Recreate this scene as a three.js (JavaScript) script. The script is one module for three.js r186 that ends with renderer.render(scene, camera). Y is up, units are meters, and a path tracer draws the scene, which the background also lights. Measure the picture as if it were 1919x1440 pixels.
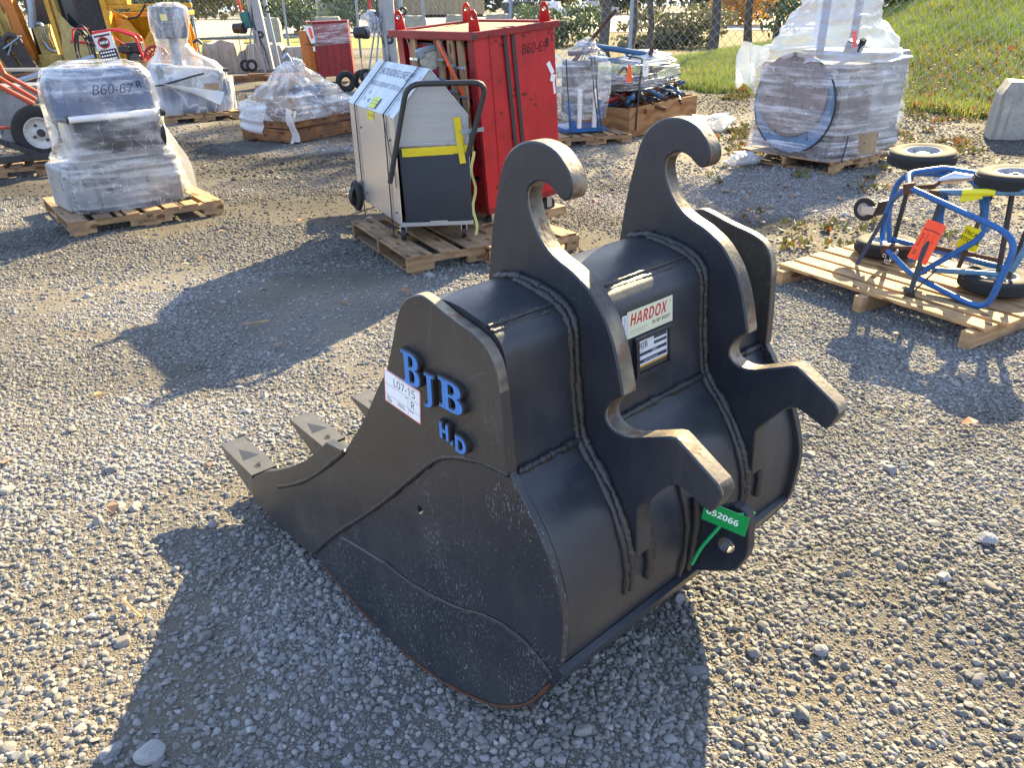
import * as THREE from 'three';
import { RoundedBoxGeometry } from 'three/addons/geometries/RoundedBoxGeometry.js';
import { FontLoader } from 'three/addons/loaders/FontLoader.js';
import { TextGeometry } from 'three/addons/geometries/TextGeometry.js';
import { mergeGeometries, toCreasedNormals } from 'three/addons/utils/BufferGeometryUtils.js';

// ---------- camera, sky, sun, exposure ----------
const scene = new THREE.Scene();
const camera = new THREE.PerspectiveCamera(53.33, 1024 / 769, 0.05, 1500);
camera.position.set(0, 1.6, 0);
camera.rotation.set(-0.4612, 0, -0.01404, 'XYZ');
const renderer = new THREE.WebGLRenderer({ antialias: true });
renderer.toneMapping = THREE.LinearToneMapping;
renderer.toneMappingExposure = 4.9;
renderer.shadowMap.enabled = true;
const sunAz = THREE.MathUtils.degToRad(-60), sunEl = THREE.MathUtils.degToRad(29);   // towards the sun, in plan (x, z)
const sunDir = new THREE.Vector3(Math.cos(sunEl) * Math.cos(sunAz), Math.sin(sunEl), Math.cos(sunEl) * Math.sin(sunAz));
const sun = new THREE.DirectionalLight(new THREE.Color().setRGB(1, 0.80, 0.45), 5);
sun.position.copy(sunDir).multiplyScalar(60);
sun.castShadow = true;
sun.shadow.mapSize.set(4096, 4096);
Object.assign(sun.shadow.camera, { left: -30, right: 30, top: 30, bottom: -30, near: 1, far: 140 });
scene.add(sun, sun.target);
{
  const W = 256, H = 128, px = new Float32Array(W * H * 4), v = new THREE.Vector3();
  for (let j = 0; j < H; j++) for (let i = 0; i < W; i++) {
    const el = ((j + 0.5) / H - 0.5) * Math.PI, az = ((i + 0.5) / W - 0.5) * 2 * Math.PI;
    v.set(Math.cos(el) * Math.cos(az), Math.sin(el), Math.cos(el) * Math.sin(az));
    const up = Math.max(0, v.y), t = Math.pow(1 - up, 2.6), g = Math.pow(Math.max(0, v.dot(sunDir)), 6);
    const c = [0.118 + 0.31 * t + 0.20 * g, 0.180 + 0.31 * t + 0.16 * g, 0.315 + 0.26 * t + 0.08 * g];
    if (v.y < 0) { c[0] = 0.12; c[1] = 0.11; c[2] = 0.09; }
    px.set([c[0], c[1], c[2], 1], (j * W + i) * 4);
  }
  const sky = new THREE.DataTexture(px, W, H, THREE.RGBAFormat, THREE.FloatType);
  sky.mapping = THREE.EquirectangularReflectionMapping; sky.magFilter = sky.minFilter = THREE.LinearFilter; sky.needsUpdate = true;
  scene.background = sky; scene.environment = sky;
}

// ---------- random, noise ----------
let seed = 20241;
function rnd() { seed = (seed + 0x6D2B79F5) | 0; let t = Math.imul(seed ^ (seed >>> 15), 1 | seed); t = (t + Math.imul(t ^ (t >>> 7), 61 | t)) ^ t; return ((t ^ (t >>> 14)) >>> 0) / 4294967296; }
const R = (a, b) => a + (b - a) * rnd();
const clamp = (x, a, b) => Math.min(b, Math.max(a, x));
const sstep = (a, b, x) => { const t = clamp((x - a) / (b - a), 0, 1); return t * t * (3 - 2 * t); };
function hash(i, j, k) { let h = Math.imul(i, 374761393) + Math.imul(j, 668265263) + Math.imul(k, 2147483647 ^ 1274126177) | 0; h = Math.imul(h ^ (h >>> 13), 1274126177); return ((h ^ (h >>> 16)) >>> 0) / 4294967296; }
function vn(x, y, s = 0, px = 0, py = 0) {           // value noise, tiling every px, py cells when given
  const i = Math.floor(x), j = Math.floor(y), f = x - i, g = y - j, u = f * f * (3 - 2 * f), w = g * g * (3 - 2 * g);
  const m = (a, p) => (p ? ((a % p) + p) % p : a), h = (a, b) => hash(m(a, px), m(b, py), s);
  return (h(i, j) * (1 - u) + h(i + 1, j) * u) * (1 - w) + (h(i, j + 1) * (1 - u) + h(i + 1, j + 1) * u) * w;
}
function fbm(x, y, o = 4, s = 0, px = 0, py = 0) { let a = 0.5, v = 0, n = 0; for (let k = 0; k < o; k++) { v += a * vn(x, y, s + k * 17, px, py); n += a; a *= 0.5; x *= 2; y *= 2; px *= 2; py *= 2; } return v / n; }

// ---------- textures ----------
function tex(W, H, f, srgb = true) {
  const d = new Uint8Array(W * H * 4);
  for (let j = 0; j < H; j++) for (let i = 0; i < W; i++) { const c = f(i / W, j / H), o = (j * W + i) * 4; for (let k = 0; k < 3; k++) d[o + k] = clamp(c[k] * 255, 0, 255); d[o + 3] = 255; }
  const t = new THREE.DataTexture(d, W, H); t.wrapS = t.wrapT = THREE.RepeatWrapping; t.magFilter = THREE.LinearFilter; t.minFilter = THREE.LinearMipmapLinearFilter; t.generateMipmaps = true;
  if (srgb) t.colorSpace = THREE.SRGBColorSpace; t.needsUpdate = true; return t;
}
const mixc = (a, b, t) => [a[0] + (b[0] - a[0]) * t, a[1] + (b[1] - a[1]) * t, a[2] + (b[2] - a[2]) * t];
const g1 = (v) => [v, v, v];
const T = {};
T.wood = tex(512, 512, (u, v) => {                   // grain runs along u, one tile = 0.5 m
  const y = v + 0.02 * (fbm(u * 3, v * 4, 3, 5, 3, 4) - 0.5), rings = 0.5 + 0.5 * Math.sin(2 * Math.PI * (y * 9 + 1.2 * fbm(u * 2, v * 5, 3, 9, 2, 5)));
  const fine = fbm(u * 6, v * 96, 3, 3, 6, 96), st = fbm(u * 3, v * 3, 4, 21, 3, 3), knot = sstep(0.80, 0.86, vn(u * 5, v * 9, 77, 5, 9));
  let c = mixc([0.60, 0.47, 0.33], [0.75, 0.61, 0.44], 0.45 * rings + 0.55 * fine); c = mixc(c, [0.43, 0.36, 0.29], 0.55 * sstep(0.5, 0.72, st)); return mixc(c, [0.30, 0.19, 0.11], knot * 0.7);
});
T.woodBump = tex(512, 512, (u, v) => g1(0.75 * fbm(u * 6, v * 96, 3, 3, 6, 96) + 0.25 * vn(u * 40, v * 160, 8, 40, 160)), false);
T.ply = tex(512, 512, (u, v) => {
  const w = Math.sin(2 * Math.PI * (5 * v + 2.6 * fbm(u * 2, v * 3, 4, 31, 2, 3))), f = fbm(u * 8, v * 64, 3, 33, 8, 64);
  return mixc(mixc([0.70, 0.55, 0.37], [0.56, 0.38, 0.23], sstep(0.1, 1, w) * 0.8), [0.50, 0.34, 0.22], f * 0.45);
});
// black paint with dust, scuffs and runs; one tile = 0.8 m, v is up on plates
const dustAt = (u, v) => {
  let d = 0.30 * fbm(u * 5, v * 5, 5, 41, 5, 5) + 0.07 * fbm(u * 60, v * 4, 3, 43, 60, 4) + 0.07;
  const sp = vn(u * 180, v * 120, 47, 180, 120) * sstep(0.45, 0.7, fbm(u * 4, v * 4, 3, 48, 4, 4)); d += sstep(0.60, 0.80, sp) * 0.06;
  const sc = Math.abs(fbm(u * 14 + v * 9, v * 3 + u * 2, 2, 52) - 0.5); return { d, sc: sstep(0.006, 0.001, sc) * sstep(0.60, 0.75, fbm(u * 9, v * 9, 2, 53, 9, 9)) };
};
T.paintClean = tex(1024, 1024, (u, v) => { const n = fbm(u * 6, v * 6, 5, 45, 6, 6), r = fbm(u * 40, v * 3, 3, 46, 40, 3), f = vn(u * 300, v * 300, 49, 300, 300); return mixc([0.165, 0.17, 0.185], [0.25, 0.245, 0.24], 0.55 * sstep(0.35, 0.7, n) + 0.25 * sstep(0.5, 0.8, r) + 0.12 * f); });
T.paint = tex(1024, 1024, (u, v) => { const { d } = dustAt(u, v); return mixc([0.155, 0.155, 0.165], [0.335, 0.315, 0.285], sstep(0.10, 0.60, d)); });
T.paintRough = tex(512, 512, (u, v) => { const { d } = dustAt(u, v); return g1(0.33 + 0.24 * sstep(0.15, 0.55, d)); }, false);
T.paintScuff = tex(1024, 1024, (u, v) => { const { d } = dustAt(u, v), a = vn(u * 330, v * 110, 181, 330, 110) * sstep(0.40, 0.66, fbm(u * 4 + 0.3, v * 3, 4, 183, 4, 3)); return mixc(mixc([0.155, 0.16, 0.175], [0.29, 0.285, 0.275], sstep(0.15, 0.65, d)), [0.58, 0.57, 0.55], 0.55 * sstep(0.74, 0.92, a)); });
{ // scratches and rust nicks
  const N = 1024; for (const TT of [T.paint, T.paintClean, T.paintScuff]) { const d = TT.image.data; for (let k = 0; k < (TT === T.paint ? 90 : TT === T.paintScuff ? 170 : 16); k++) { let x = rnd() * N, y = rnd() * N; const a = R(-1.2, 1.2) + (rnd() < 0.5 ? 1.57 : 0), n = 8 + Math.pow(rnd(), 3) * 150 | 0, rust = rnd() < 0.25, al = R(0.12, 0.5); let w = a; for (let i = 0; i < n; i++) { w += R(-0.06, 0.06); x += Math.cos(w); y += Math.sin(w); const o = (((y | 0) + N) % N * N + ((x | 0) + N) % N) * 4, c = rust ? [120, 78, 52] : [150, 148, 142]; for (let q = 0; q < 3; q++) d[o + q] += (c[q] - d[o + q]) * al; } }
  for (let k = 0; k < (TT === T.paint ? 1600 : TT === T.paintScuff ? 4200 : 160); k++) { const x = rnd() * N | 0, y = rnd() * N | 0; if (fbm(x / N * 5, y / N * 5, 3, 171, 5, 5) < 0.5) continue; const v = R(70, 150), s = rnd() < 0.3 ? 3 : 2; for (let a = 0; a < s; a++) for (let c = 0; c < s; c++) { const o = (((y + a) % N) * N + (x + c) % N) * 4; for (let q = 0; q < 3; q++) d[o + q] += (v - d[o + q]) * 0.7; } } }
}
T.paintBump = tex(512, 512, (u, v) => g1(0.6 * fbm(u * 24, v * 24, 4, 61, 24, 24) + 0.4 * fbm(u * 120, v * 120, 2, 62, 120, 120)), false);
// gravel seen from far: one tile = 1.5 m
const cell = (u, v, n, s) => { const x = u * n, y = v * n, i = Math.floor(x), j = Math.floor(y); let b = 9, b2 = 9, id = 0; for (let a = -1; a < 2; a++) for (let c = -1; c < 2; c++) { const p = ((i + a) % n + n) % n, q = ((j + c) % n + n) % n, dx = i + a + hash(p, q, s) - x, dy = j + c + hash(p, q, s + 1) - y, d = dx * dx + dy * dy; if (d < b) { b2 = b; b = d; id = hash(p, q, s + 2); } else if (d < b2) b2 = d; } return [Math.sqrt(b), Math.sqrt(b2), id]; };
T.gravel = tex(1024, 1024, (u, v) => { const [a, b, id] = cell(u, v, 170, 71), e = sstep(0.0, 0.3, b - a), dust = fbm(u * 5, v * 5, 4, 75, 5, 5), gr = fbm(u * 260, v * 260, 2, 76, 260, 260); const c = mixc([0.40, 0.39, 0.38], [0.66, 0.65, 0.64], id * 0.7 + 0.3 * gr); return mixc(mixc([0.36, 0.35, 0.33], c, e), mixc([0.47, 0.44, 0.40], [0.58, 0.55, 0.50], gr), 0.75 * sstep(0.40, 0.66, dust)); });
T.gravelBump = tex(1024, 1024, (u, v) => { const [a, b, id] = cell(u, v, 170, 71); return g1(0.6 * sstep(0, 0.5, b - a) * (0.3 + 0.7 * id) + 0.4 * fbm(u * 300, v * 300, 2, 77, 300, 300)); }, false);
T.concrete = tex(512, 512, (u, v) => { const n = fbm(u * 6, v * 6, 5, 81, 6, 6), p = sstep(0.82, 0.9, vn(u * 70, v * 70, 83, 70, 70)), st = fbm(u * 24, v * 2, 3, 84, 24, 2); return mixc(mixc(mixc([0.56, 0.55, 0.52], [0.74, 0.73, 0.70], n), [0.42, 0.41, 0.39], 0.4 * sstep(0.55, 0.75, st)), [0.46, 0.45, 0.43], p * 0.5); });
T.concreteBump = tex(512, 512, (u, v) => g1(fbm(u * 20, v * 20, 5, 86, 20, 20) - 0.15 * sstep(0.82, 0.9, vn(u * 70, v * 70, 83, 70, 70))), false);
// stretch film: cover (white = more film) and relief; u round, v up
const filmAt = (u, v) => { const h = fbm(u * 3, v * 40, 4, 91, 3, 40), d1 = fbm(u * 10 + v * 6, v * 24 - u * 5, 3, 92), lay = fbm(u * 2, v * 7, 2, 93, 2, 7); return 0.45 * h + 0.3 * d1 + 0.25 * lay; };
T.filmAlpha = tex(1024, 1024, (u, v) => { const f = filmAt(u, v), cr = Math.abs(fbm(u * 9 + v * 4, v * 12 - u * 7, 3, 95) - 0.5); return g1(0.13 + 0.68 * sstep(0.40, 0.72, f) + 0.4 * sstep(0.018, 0.002, cr)); }, false);
T.filmBump = tex(1024, 1024, (u, v) => g1(0.6 * filmAt(u, v) + 0.4 * fbm(u * 22 + v * 10, v * 16 - u * 12, 4, 97)), false);
T.bagAlpha = tex(1024, 1024, (u, v) => { const f = fbm(u * 26, v * 5, 4, 101, 26, 5), c = fbm(u * 8, v * 8, 3, 103, 8, 8), cr = Math.abs(fbm(u * 16, v * 6, 3, 104, 16, 6) - 0.5); return g1(0.24 + 0.5 * sstep(0.38, 0.66, 0.6 * f + 0.4 * c) + 0.45 * sstep(0.03, 0.004, cr)); }, false);
T.bagBump = tex(1024, 1024, (u, v) => g1(0.6 * fbm(u * 26, v * 6, 4, 101, 26, 6) + 0.4 * fbm(u * 12, v * 12, 3, 105, 12, 12)), false);
T.worn = tex(512, 512, (u, v) => { const n = fbm(u * 8, v * 8, 5, 111, 8, 8), p = sstep(0.70, 0.80, fbm(u * 22, v * 22, 4, 112, 22, 22)), s = fbm(u * 40, v * 3, 3, 113, 40, 3); return g1(0.80 + 0.2 * n - 0.14 * s - 0.35 * p); });
T.rust = tex(512, 512, (u, v) => { const n = fbm(u * 12, v * 12, 5, 121, 12, 12), m = fbm(u * 40, v * 40, 3, 122, 40, 40); return mixc([0.20, 0.15, 0.13], [0.44, 0.27, 0.18], 0.7 * n + 0.3 * m); });
T.brush = tex(512, 512, (u, v) => g1(0.35 + 0.25 * fbm(u * 4, v * 200, 2, 131, 4, 200) + 0.3 * fbm(u * 6, v * 6, 4, 132, 6, 6)), false);
T.lawn = tex(1024, 1024, (u, v) => { const n = fbm(u * 10, v * 10, 5, 141, 10, 10), f = fbm(u * 160, v * 160, 2, 142, 160, 160); return mixc(mixc([0.26, 0.30, 0.10], [0.50, 0.50, 0.20], 0.5 * f + 0.5 * n), [0.42, 0.33, 0.20], 0.6 * sstep(0.55, 0.7, fbm(u * 6, v * 6, 4, 143, 6, 6))); });
T.ground2 = tex(512, 512, (u, v) => g1(fbm(u * 40, v * 40, 4, 151, 40, 40)), false);

function canvas(w, h, draw) { const c = document.createElement('canvas'); c.width = w; c.height = h; const x = c.getContext('2d'); draw(x, w, h); const t = new THREE.CanvasTexture(c); t.colorSpace = THREE.SRGBColorSpace; t.magFilter = THREE.LinearFilter; return t; }

// ---------- materials (base colours are linear) ----------
const C = (r, g, b) => new THREE.Color().setRGB(r, g, b);
function mat(r, g, b, rough = 0.6, metal = 0, o = {}) { return new THREE.MeshPhysicalMaterial({ color: C(r, g, b), roughness: rough, metalness: metal, ...o }); }
const worn = (r, g, b, rough = 0.55, metal = 0, o = {}) => mat(r, g, b, rough, metal, { map: T.worn, ...o });
const M = {
  paint: new THREE.MeshPhysicalMaterial({ color: C(0.78, 0.88, 1.04), map: T.paintClean, roughnessMap: T.paintRough, roughness: 1, bumpMap: T.paintBump, bumpScale: 0.0006 }),
  paintDusty: new THREE.MeshPhysicalMaterial({ color: C(1.28, 1.26, 1.22), map: T.paint, roughnessMap: T.paintRough, roughness: 1.05, bumpMap: T.paintBump, bumpScale: 0.0006 }),
  paintScuffed: new THREE.MeshPhysicalMaterial({ color: C(1.2, 1.22, 1.28), map: T.paintScuff, roughnessMap: T.paintRough, roughness: 1.05, bumpMap: T.paintBump, bumpScale: 0.0006 }),
  edgeWornSunlit: new THREE.MeshPhysicalMaterial({ map: tex(256, 256, (u, v) => { const n = fbm(u * 7, v * 7, 5, 161, 7, 7), m = fbm(u * 30, v * 30, 3, 162, 30, 30); return mixc(mixc([0.20, 0.19, 0.18], [0.55, 0.50, 0.42], sstep(0.30, 0.60, n)), [0.40, 0.26, 0.18], 0.6 * sstep(0.60, 0.72, m)); }), roughness: 0.5, bumpMap: T.paintBump, bumpScale: 0.002 }), toothSteel: worn(0.15, 0.145, 0.135, 0.42, 0.25), discBlue: worn(0.16, 0.30, 0.50, 0.5), weld: mat(0.028, 0.027, 0.027, 0.4), edge: new THREE.MeshPhysicalMaterial({ color: C(1, 1, 1), map: T.paint, roughness: 0.5 }),  // plate edge colour: dust, bare steel and rust, paled further as if sunlit
  wood: new THREE.MeshPhysicalMaterial({ map: T.wood, roughness: 0.85, bumpMap: T.woodBump, bumpScale: 0.0015 }),
  woodGrey: new THREE.MeshPhysicalMaterial({ map: T.wood, color: C(0.72, 0.72, 0.74), roughness: 0.9, bumpMap: T.woodBump, bumpScale: 0.002 }),
  woodNew: new THREE.MeshPhysicalMaterial({ map: T.wood, color: C(1.15, 1.08, 0.92), roughness: 0.8, bumpMap: T.woodBump, bumpScale: 0.0012 }),
  woodDark: new THREE.MeshPhysicalMaterial({ map: T.wood, color: C(0.62, 0.45, 0.35), roughness: 0.9, bumpMap: T.woodBump, bumpScale: 0.002 }),
  ply: new THREE.MeshPhysicalMaterial({ map: T.ply, color: C(0.8, 0.78, 0.75), roughness: 0.8, bumpMap: T.woodBump, bumpScale: 0.0008 }),
  blackPlastic: mat(0.02, 0.021, 0.023, 0.5), rubber: mat(0.022, 0.022, 0.023, 0.85, 0, { bumpMap: T.paintBump, bumpScale: 0.001 }), darkRubber: mat(0.015, 0.021, 0.033, 0.55, 0, { bumpMap: T.paintBump, bumpScale: 0.0015 }),
  alu: mat(0.78, 0.78, 0.78, 0.27, 0.78, { bumpMap: T.brush, bumpScale: 0.0004 }), aluDull: mat(0.40, 0.41, 0.42, 0.45, 0.9, { roughnessMap: T.brush, roughness: 0.9 }), zinc: mat(0.55, 0.57, 0.6, 0.4, 1), galv: mat(0.27, 0.32, 0.38, 0.45, 0.6),
  navy: worn(0.03, 0.045, 0.09, 0.4), steelDark: worn(0.06, 0.06, 0.065, 0.5, 0.4), rust: mat(1, 1, 1, 0.85, 0.1, { map: T.rust }), rustLight: mat(1.3, 1.25, 1.2, 0.85, 0.1, { map: T.rust }),
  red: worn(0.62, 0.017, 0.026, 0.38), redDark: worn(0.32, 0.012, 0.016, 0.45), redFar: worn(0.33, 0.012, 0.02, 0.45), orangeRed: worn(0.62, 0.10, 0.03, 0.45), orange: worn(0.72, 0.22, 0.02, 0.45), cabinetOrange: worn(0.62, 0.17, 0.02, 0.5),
  yellow: worn(0.85, 0.45, 0.04, 0.5), yellowDeep: worn(0.90, 0.42, 0.015, 0.45), yellowOchre: worn(0.60, 0.40, 0.09, 0.6), yellowPale: worn(0.62, 0.46, 0.16, 0.6),
  blue: worn(0.012, 0.15, 0.47, 0.35), bluePale: worn(0.13, 0.30, 0.46, 0.5), bluePanel: worn(0.075, 0.13, 0.26, 0.4), blueScrap: worn(0.05, 0.17, 0.36, 0.6),
  letterBlue: worn(0.075, 0.30, 0.80, 0.45), white: mat(0.75, 0.75, 0.74, 0.5), whiteWheel: worn(0.72, 0.72, 0.7, 0.45), tapeYellow: mat(0.72, 0.56, 0.01, 0.4, 0, { bumpMap: T.paintBump, bumpScale: 0.003 }), tagYellow: mat(0.75, 0.66, 0.02, 0.5), tagOrange: mat(0.85, 0.10, 0.012, 0.5),
  grey: worn(0.19, 0.195, 0.2, 0.5), greyLight: worn(0.42, 0.43, 0.44, 0.5), greyMid: worn(0.28, 0.29, 0.30, 0.5), greyDark: worn(0.08, 0.085, 0.09, 0.5), brownDark: worn(0.085, 0.065, 0.055, 0.7),
  card: worn(0.50, 0.36, 0.22, 0.85), cardPink: worn(0.30, 0.255, 0.24, 0.85), tan: worn(0.50, 0.40, 0.24, 0.7), cream: worn(0.66, 0.62, 0.5, 0.7), concrete: new THREE.MeshPhysicalMaterial({ map: T.concrete, color: C(0.85, 0.85, 0.85), roughness: 0.9, bumpMap: T.concreteBump, bumpScale: 0.004 }),
  strap: mat(0.025, 0.027, 0.03, 0.5), strapNavy: mat(0.022, 0.03, 0.06, 0.6), green: mat(0.0, 0.34, 0.10, 0.4), teal: worn(0.03, 0.2, 0.19, 0.5), glass: mat(0.02, 0.025, 0.03, 0.08), carWhite: mat(0.75, 0.76, 0.78, 0.25, 0, { clearcoat: 1 }), carDark: mat(0.04, 0.045, 0.05, 0.25, 0, { clearcoat: 1 }),
  bark: worn(0.17, 0.15, 0.13, 0.95, 0, { bumpMap: T.concreteBump, bumpScale: 0.02 }), ink: mat(0.01, 0.01, 0.012, 0.6), lampRed: mat(0.5, 0.02, 0.02, 0.3),
};
const filmMat = (alpha, bump, o = {}) => new THREE.MeshPhysicalMaterial({ color: C(0.93, 0.95, 0.98), roughness: 0.22, transmission: 0.45, thickness: 0, specularIntensity: 0.9, alphaMap: alpha, transparent: true, opacity: 1, side: THREE.DoubleSide, bumpMap: bump, bumpScale: 0.012, ...o });
M.film = filmMat(T.filmAlpha, T.filmBump); M.bag = filmMat(T.bagAlpha, T.bagBump, { transmission: 0.45 });
M.dense = filmMat(T.bagAlpha, T.bagBump, { transmission: 0.5, opacity: 1, alphaMap: null, map: null }); M.dense.opacity = 0.72;
M.wrinkled = mat(0.93, 0.95, 0.97, 0.3, 0, { transmission: 0.5, thickness: 0, bumpMap: T.bagBump, bumpScale: 0.01, side: THREE.DoubleSide });

// ---------- geometry ----------
const V3 = (x, y, z) => new THREE.Vector3(x, y, z);
function clean(g) { g = g.index ? g.toNonIndexed() : g; for (const k of Object.keys(g.attributes)) if (!['position', 'normal', 'uv'].includes(k)) g.deleteAttribute(k); if (!g.attributes.normal) g.computeVertexNormals(); if (!g.attributes.uv) g.setAttribute('uv', new THREE.Float32BufferAttribute(new Float32Array(g.attributes.position.count * 2), 2)); g.clearGroups(); g.morphAttributes = {}; return g; }
const J = (...l) => { l = l.flat().map(clean); return l.length === 1 ? l[0] : mergeGeometries(l); };
// uv in metres divided by the tile size, chosen by the way a face looks; along = axis the grain follows
function uvm(g, tile = 1, along = 'x', off = [0, 0]) {
  g = clean(g); const p = g.attributes.position, n = g.attributes.normal, uv = new Float32Array(p.count * 2);
  for (let f = 0; f < p.count; f += 3) {
    let nx = 0, ny = 0, nz = 0; for (let k = 0; k < 3; k++) { nx += n.getX(f + k); ny += n.getY(f + k); nz += n.getZ(f + k); } nx = Math.abs(nx); ny = Math.abs(ny); nz = Math.abs(nz);
    const d = nx > ny && nx > nz ? 0 : ny > nz ? 1 : 2;
    for (let k = 0; k < 3; k++) {
      const q = [p.getX(f + k), p.getY(f + k), p.getZ(f + k)]; let a, b;
      if (along === 'x') { a = d === 0 ? q[2] : q[0]; b = d === 1 ? q[2] : q[1]; } else if (along === 'z') { a = d === 2 ? q[0] : q[2]; b = d === 1 ? q[0] : q[1]; } else { a = d === 0 ? q[2] : q[0]; b = d === 1 ? q[2] : q[1]; if (along === 'yu') [a, b] = [b, a]; }
      uv[(f + k) * 2] = a / tile + off[0]; uv[(f + k) * 2 + 1] = b / tile + off[1];
    }
  }
  g.setAttribute('uv', new THREE.Float32BufferAttribute(uv, 2)); return g;
}
function bx(w, h, d, x = 0, y = 0, z = 0, rx = 0, ry = 0, rz = 0, r = 0.004) {   // centred at x, y, z
  const m = Math.min(w, h, d); const g = r > 0 && m > 2.5 * r ? new RoundedBoxGeometry(w, h, d, 1, r) : new THREE.BoxGeometry(w, h, d);
  if (rx || ry || rz) g.applyMatrix4(new THREE.Matrix4().makeRotationFromEuler(new THREE.Euler(rx, ry, rz))); g.translate(x, y, z); return clean(g);
}
function cyl(p, q, r, r2 = r, n = 12, open = false) { const a = V3(...p), b = V3(...q), d = b.clone().sub(a), g = new THREE.CylinderGeometry(r2, r, d.length(), n, 1, open); g.applyMatrix4(new THREE.Matrix4().makeRotationFromQuaternion(new THREE.Quaternion().setFromUnitVectors(V3(0, 1, 0), d.clone().normalize()))); g.translate(...a.add(b).multiplyScalar(0.5).toArray()); return clean(g); }
// tube along points, corners rounded by rad
function rounded(pts, rad, closed) { const P = pts.map((p) => V3(...p)), n = P.length, out = []; for (let i = 0; i < n; i++) { if (!closed && (i === 0 || i === n - 1)) { out.push(P[i]); continue; } const a = P[(i + n - 1) % n], b = P[i], c = P[(i + 1) % n], ra = Math.min(rad, a.distanceTo(b) * 0.45), rc = Math.min(rad, c.distanceTo(b) * 0.45), s = b.clone().lerp(a, ra / a.distanceTo(b)), e = b.clone().lerp(c, rc / c.distanceTo(b)); for (let k = 0; k <= 5; k++) { const t = k / 5; out.push(s.clone().multiplyScalar((1 - t) * (1 - t)).addScaledVector(b, 2 * t * (1 - t)).addScaledVector(e, t * t)); } } return out; }
function tube(pts, r, rad = 0, closed = false, n = 8) {
  const P = rad ? rounded(pts, rad, closed) : pts.map((p) => V3(...p)); const path = new THREE.CurvePath(); for (let i = 0; i < P.length - 1; i++) if (P[i].distanceTo(P[i + 1]) > 1e-5) path.add(new THREE.LineCurve3(P[i], P[i + 1])); if (closed) path.add(new THREE.LineCurve3(P[P.length - 1], P[0]));
  // frames carried along so that long straight runs need few rings
  const Q = [P[0]]; for (let i = 1; i < P.length; i++) if (P[i].distanceTo(Q[Q.length - 1]) > 1e-5) Q.push(P[i]); if (closed) Q.push(Q[0].clone());
  const pos = [], nor = [], uv = [], idx = []; let ref = null, len = 0;
  for (let i = 0; i < Q.length; i++) {
    const t = (i === 0 ? (closed ? Q[1].clone().sub(Q[Q.length - 2]) : Q[1].clone().sub(Q[0])) : i === Q.length - 1 ? (closed ? Q[1].clone().sub(Q[i - 1]) : Q[i].clone().sub(Q[i - 1])) : Q[i + 1].clone().sub(Q[i]).normalize().add(Q[i].clone().sub(Q[i - 1]).normalize())).normalize();
    if (!ref) { ref = Math.abs(t.y) < 0.9 ? V3(0, 1, 0) : V3(1, 0, 0); } ref.addScaledVector(t, -ref.dot(t)).normalize(); const bi = t.clone().cross(ref); if (i) len += Q[i].distanceTo(Q[i - 1]);
    const rr = typeof r === 'function' ? r(i / (Q.length - 1), i) : r;
    for (let k = 0; k <= n; k++) { const a = 2 * Math.PI * k / n, d = ref.clone().multiplyScalar(Math.cos(a)).addScaledVector(bi, Math.sin(a)); pos.push(Q[i].x + d.x * rr, Q[i].y + d.y * rr, Q[i].z + d.z * rr); nor.push(d.x, d.y, d.z); uv.push(len * 2, k / n); }
  }
  for (let i = 0; i < Q.length - 1; i++) for (let k = 0; k < n; k++) { const a = i * (n + 1) + k, b = a + n + 1; idx.push(a, a + 1, b, a + 1, b + 1, b); }
  if (!closed) for (const [i, s] of [[0, 1], [Q.length - 1, 0]]) for (let k = 1; k < n - 1; k++) { const a = i * (n + 1); s ? idx.push(a, a + k + 1, a + k) : idx.push(a, a + k, a + k + 1); }
  const g = new THREE.BufferGeometry(); g.setAttribute('position', new THREE.Float32BufferAttribute(pos, 3)); g.setAttribute('normal', new THREE.Float32BufferAttribute(nor, 3)); g.setAttribute('uv', new THREE.Float32BufferAttribute(uv, 2)); g.setIndex(idx); return clean(g);
}
function shapeOf(pts, holes = []) { const s = new THREE.Shape(pts.map((p) => new THREE.Vector2(p[0], p[1]))); for (const [x, y, r] of holes) { const h = new THREE.Path(); h.absarc(x, y, r, 0, Math.PI * 2, true); s.holes.push(h); } return s; }
// a plate cut to an outline in (z, y), standing from x to x + t
function plateZY(pts, x, t, bevel = 0.002, holes = []) {
  const g = clean(new THREE.ExtrudeGeometry(shapeOf(pts, holes), { depth: t - 2 * bevel, bevelEnabled: bevel > 0, bevelSize: bevel, bevelThickness: bevel, bevelOffset: -bevel, bevelSegments: 1, curveSegments: 12 }));
  for (const k of ['position', 'normal']) { const a = g.attributes[k]; for (let i = 0; i < a.count; i++) { const X = a.getX(i), Z = a.getZ(i); a.setX(i, Z + (k === 'position' ? x + bevel : 0)); a.setZ(i, X); } for (let i = 0; i < a.count; i += 3) { const b = [a.getX(i + 1), a.getY(i + 1), a.getZ(i + 1)]; a.setXYZ(i + 1, a.getX(i + 2), a.getY(i + 2), a.getZ(i + 2)); a.setXYZ(i + 2, ...b); } }
  return uvm(g, 0.8);
}
function plateXY(pts, z, t, bevel = 0.002, holes = []) { const g = new THREE.ExtrudeGeometry(shapeOf(pts, holes), { depth: t - 2 * bevel, bevelEnabled: bevel > 0, bevelSize: bevel, bevelThickness: bevel, bevelOffset: -bevel, bevelSegments: 1, curveSegments: 12 }); g.translate(0, 0, z + bevel); return uvm(g, 0.8); }
function smooth(pts, n, closed = false) { return new THREE.CatmullRomCurve3(pts.map((p) => V3(p[0], p[1], p[2] || 0)), closed, 'centripetal').getPoints(n).map((p) => [p.x, p.y, p.z]); }
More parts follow.
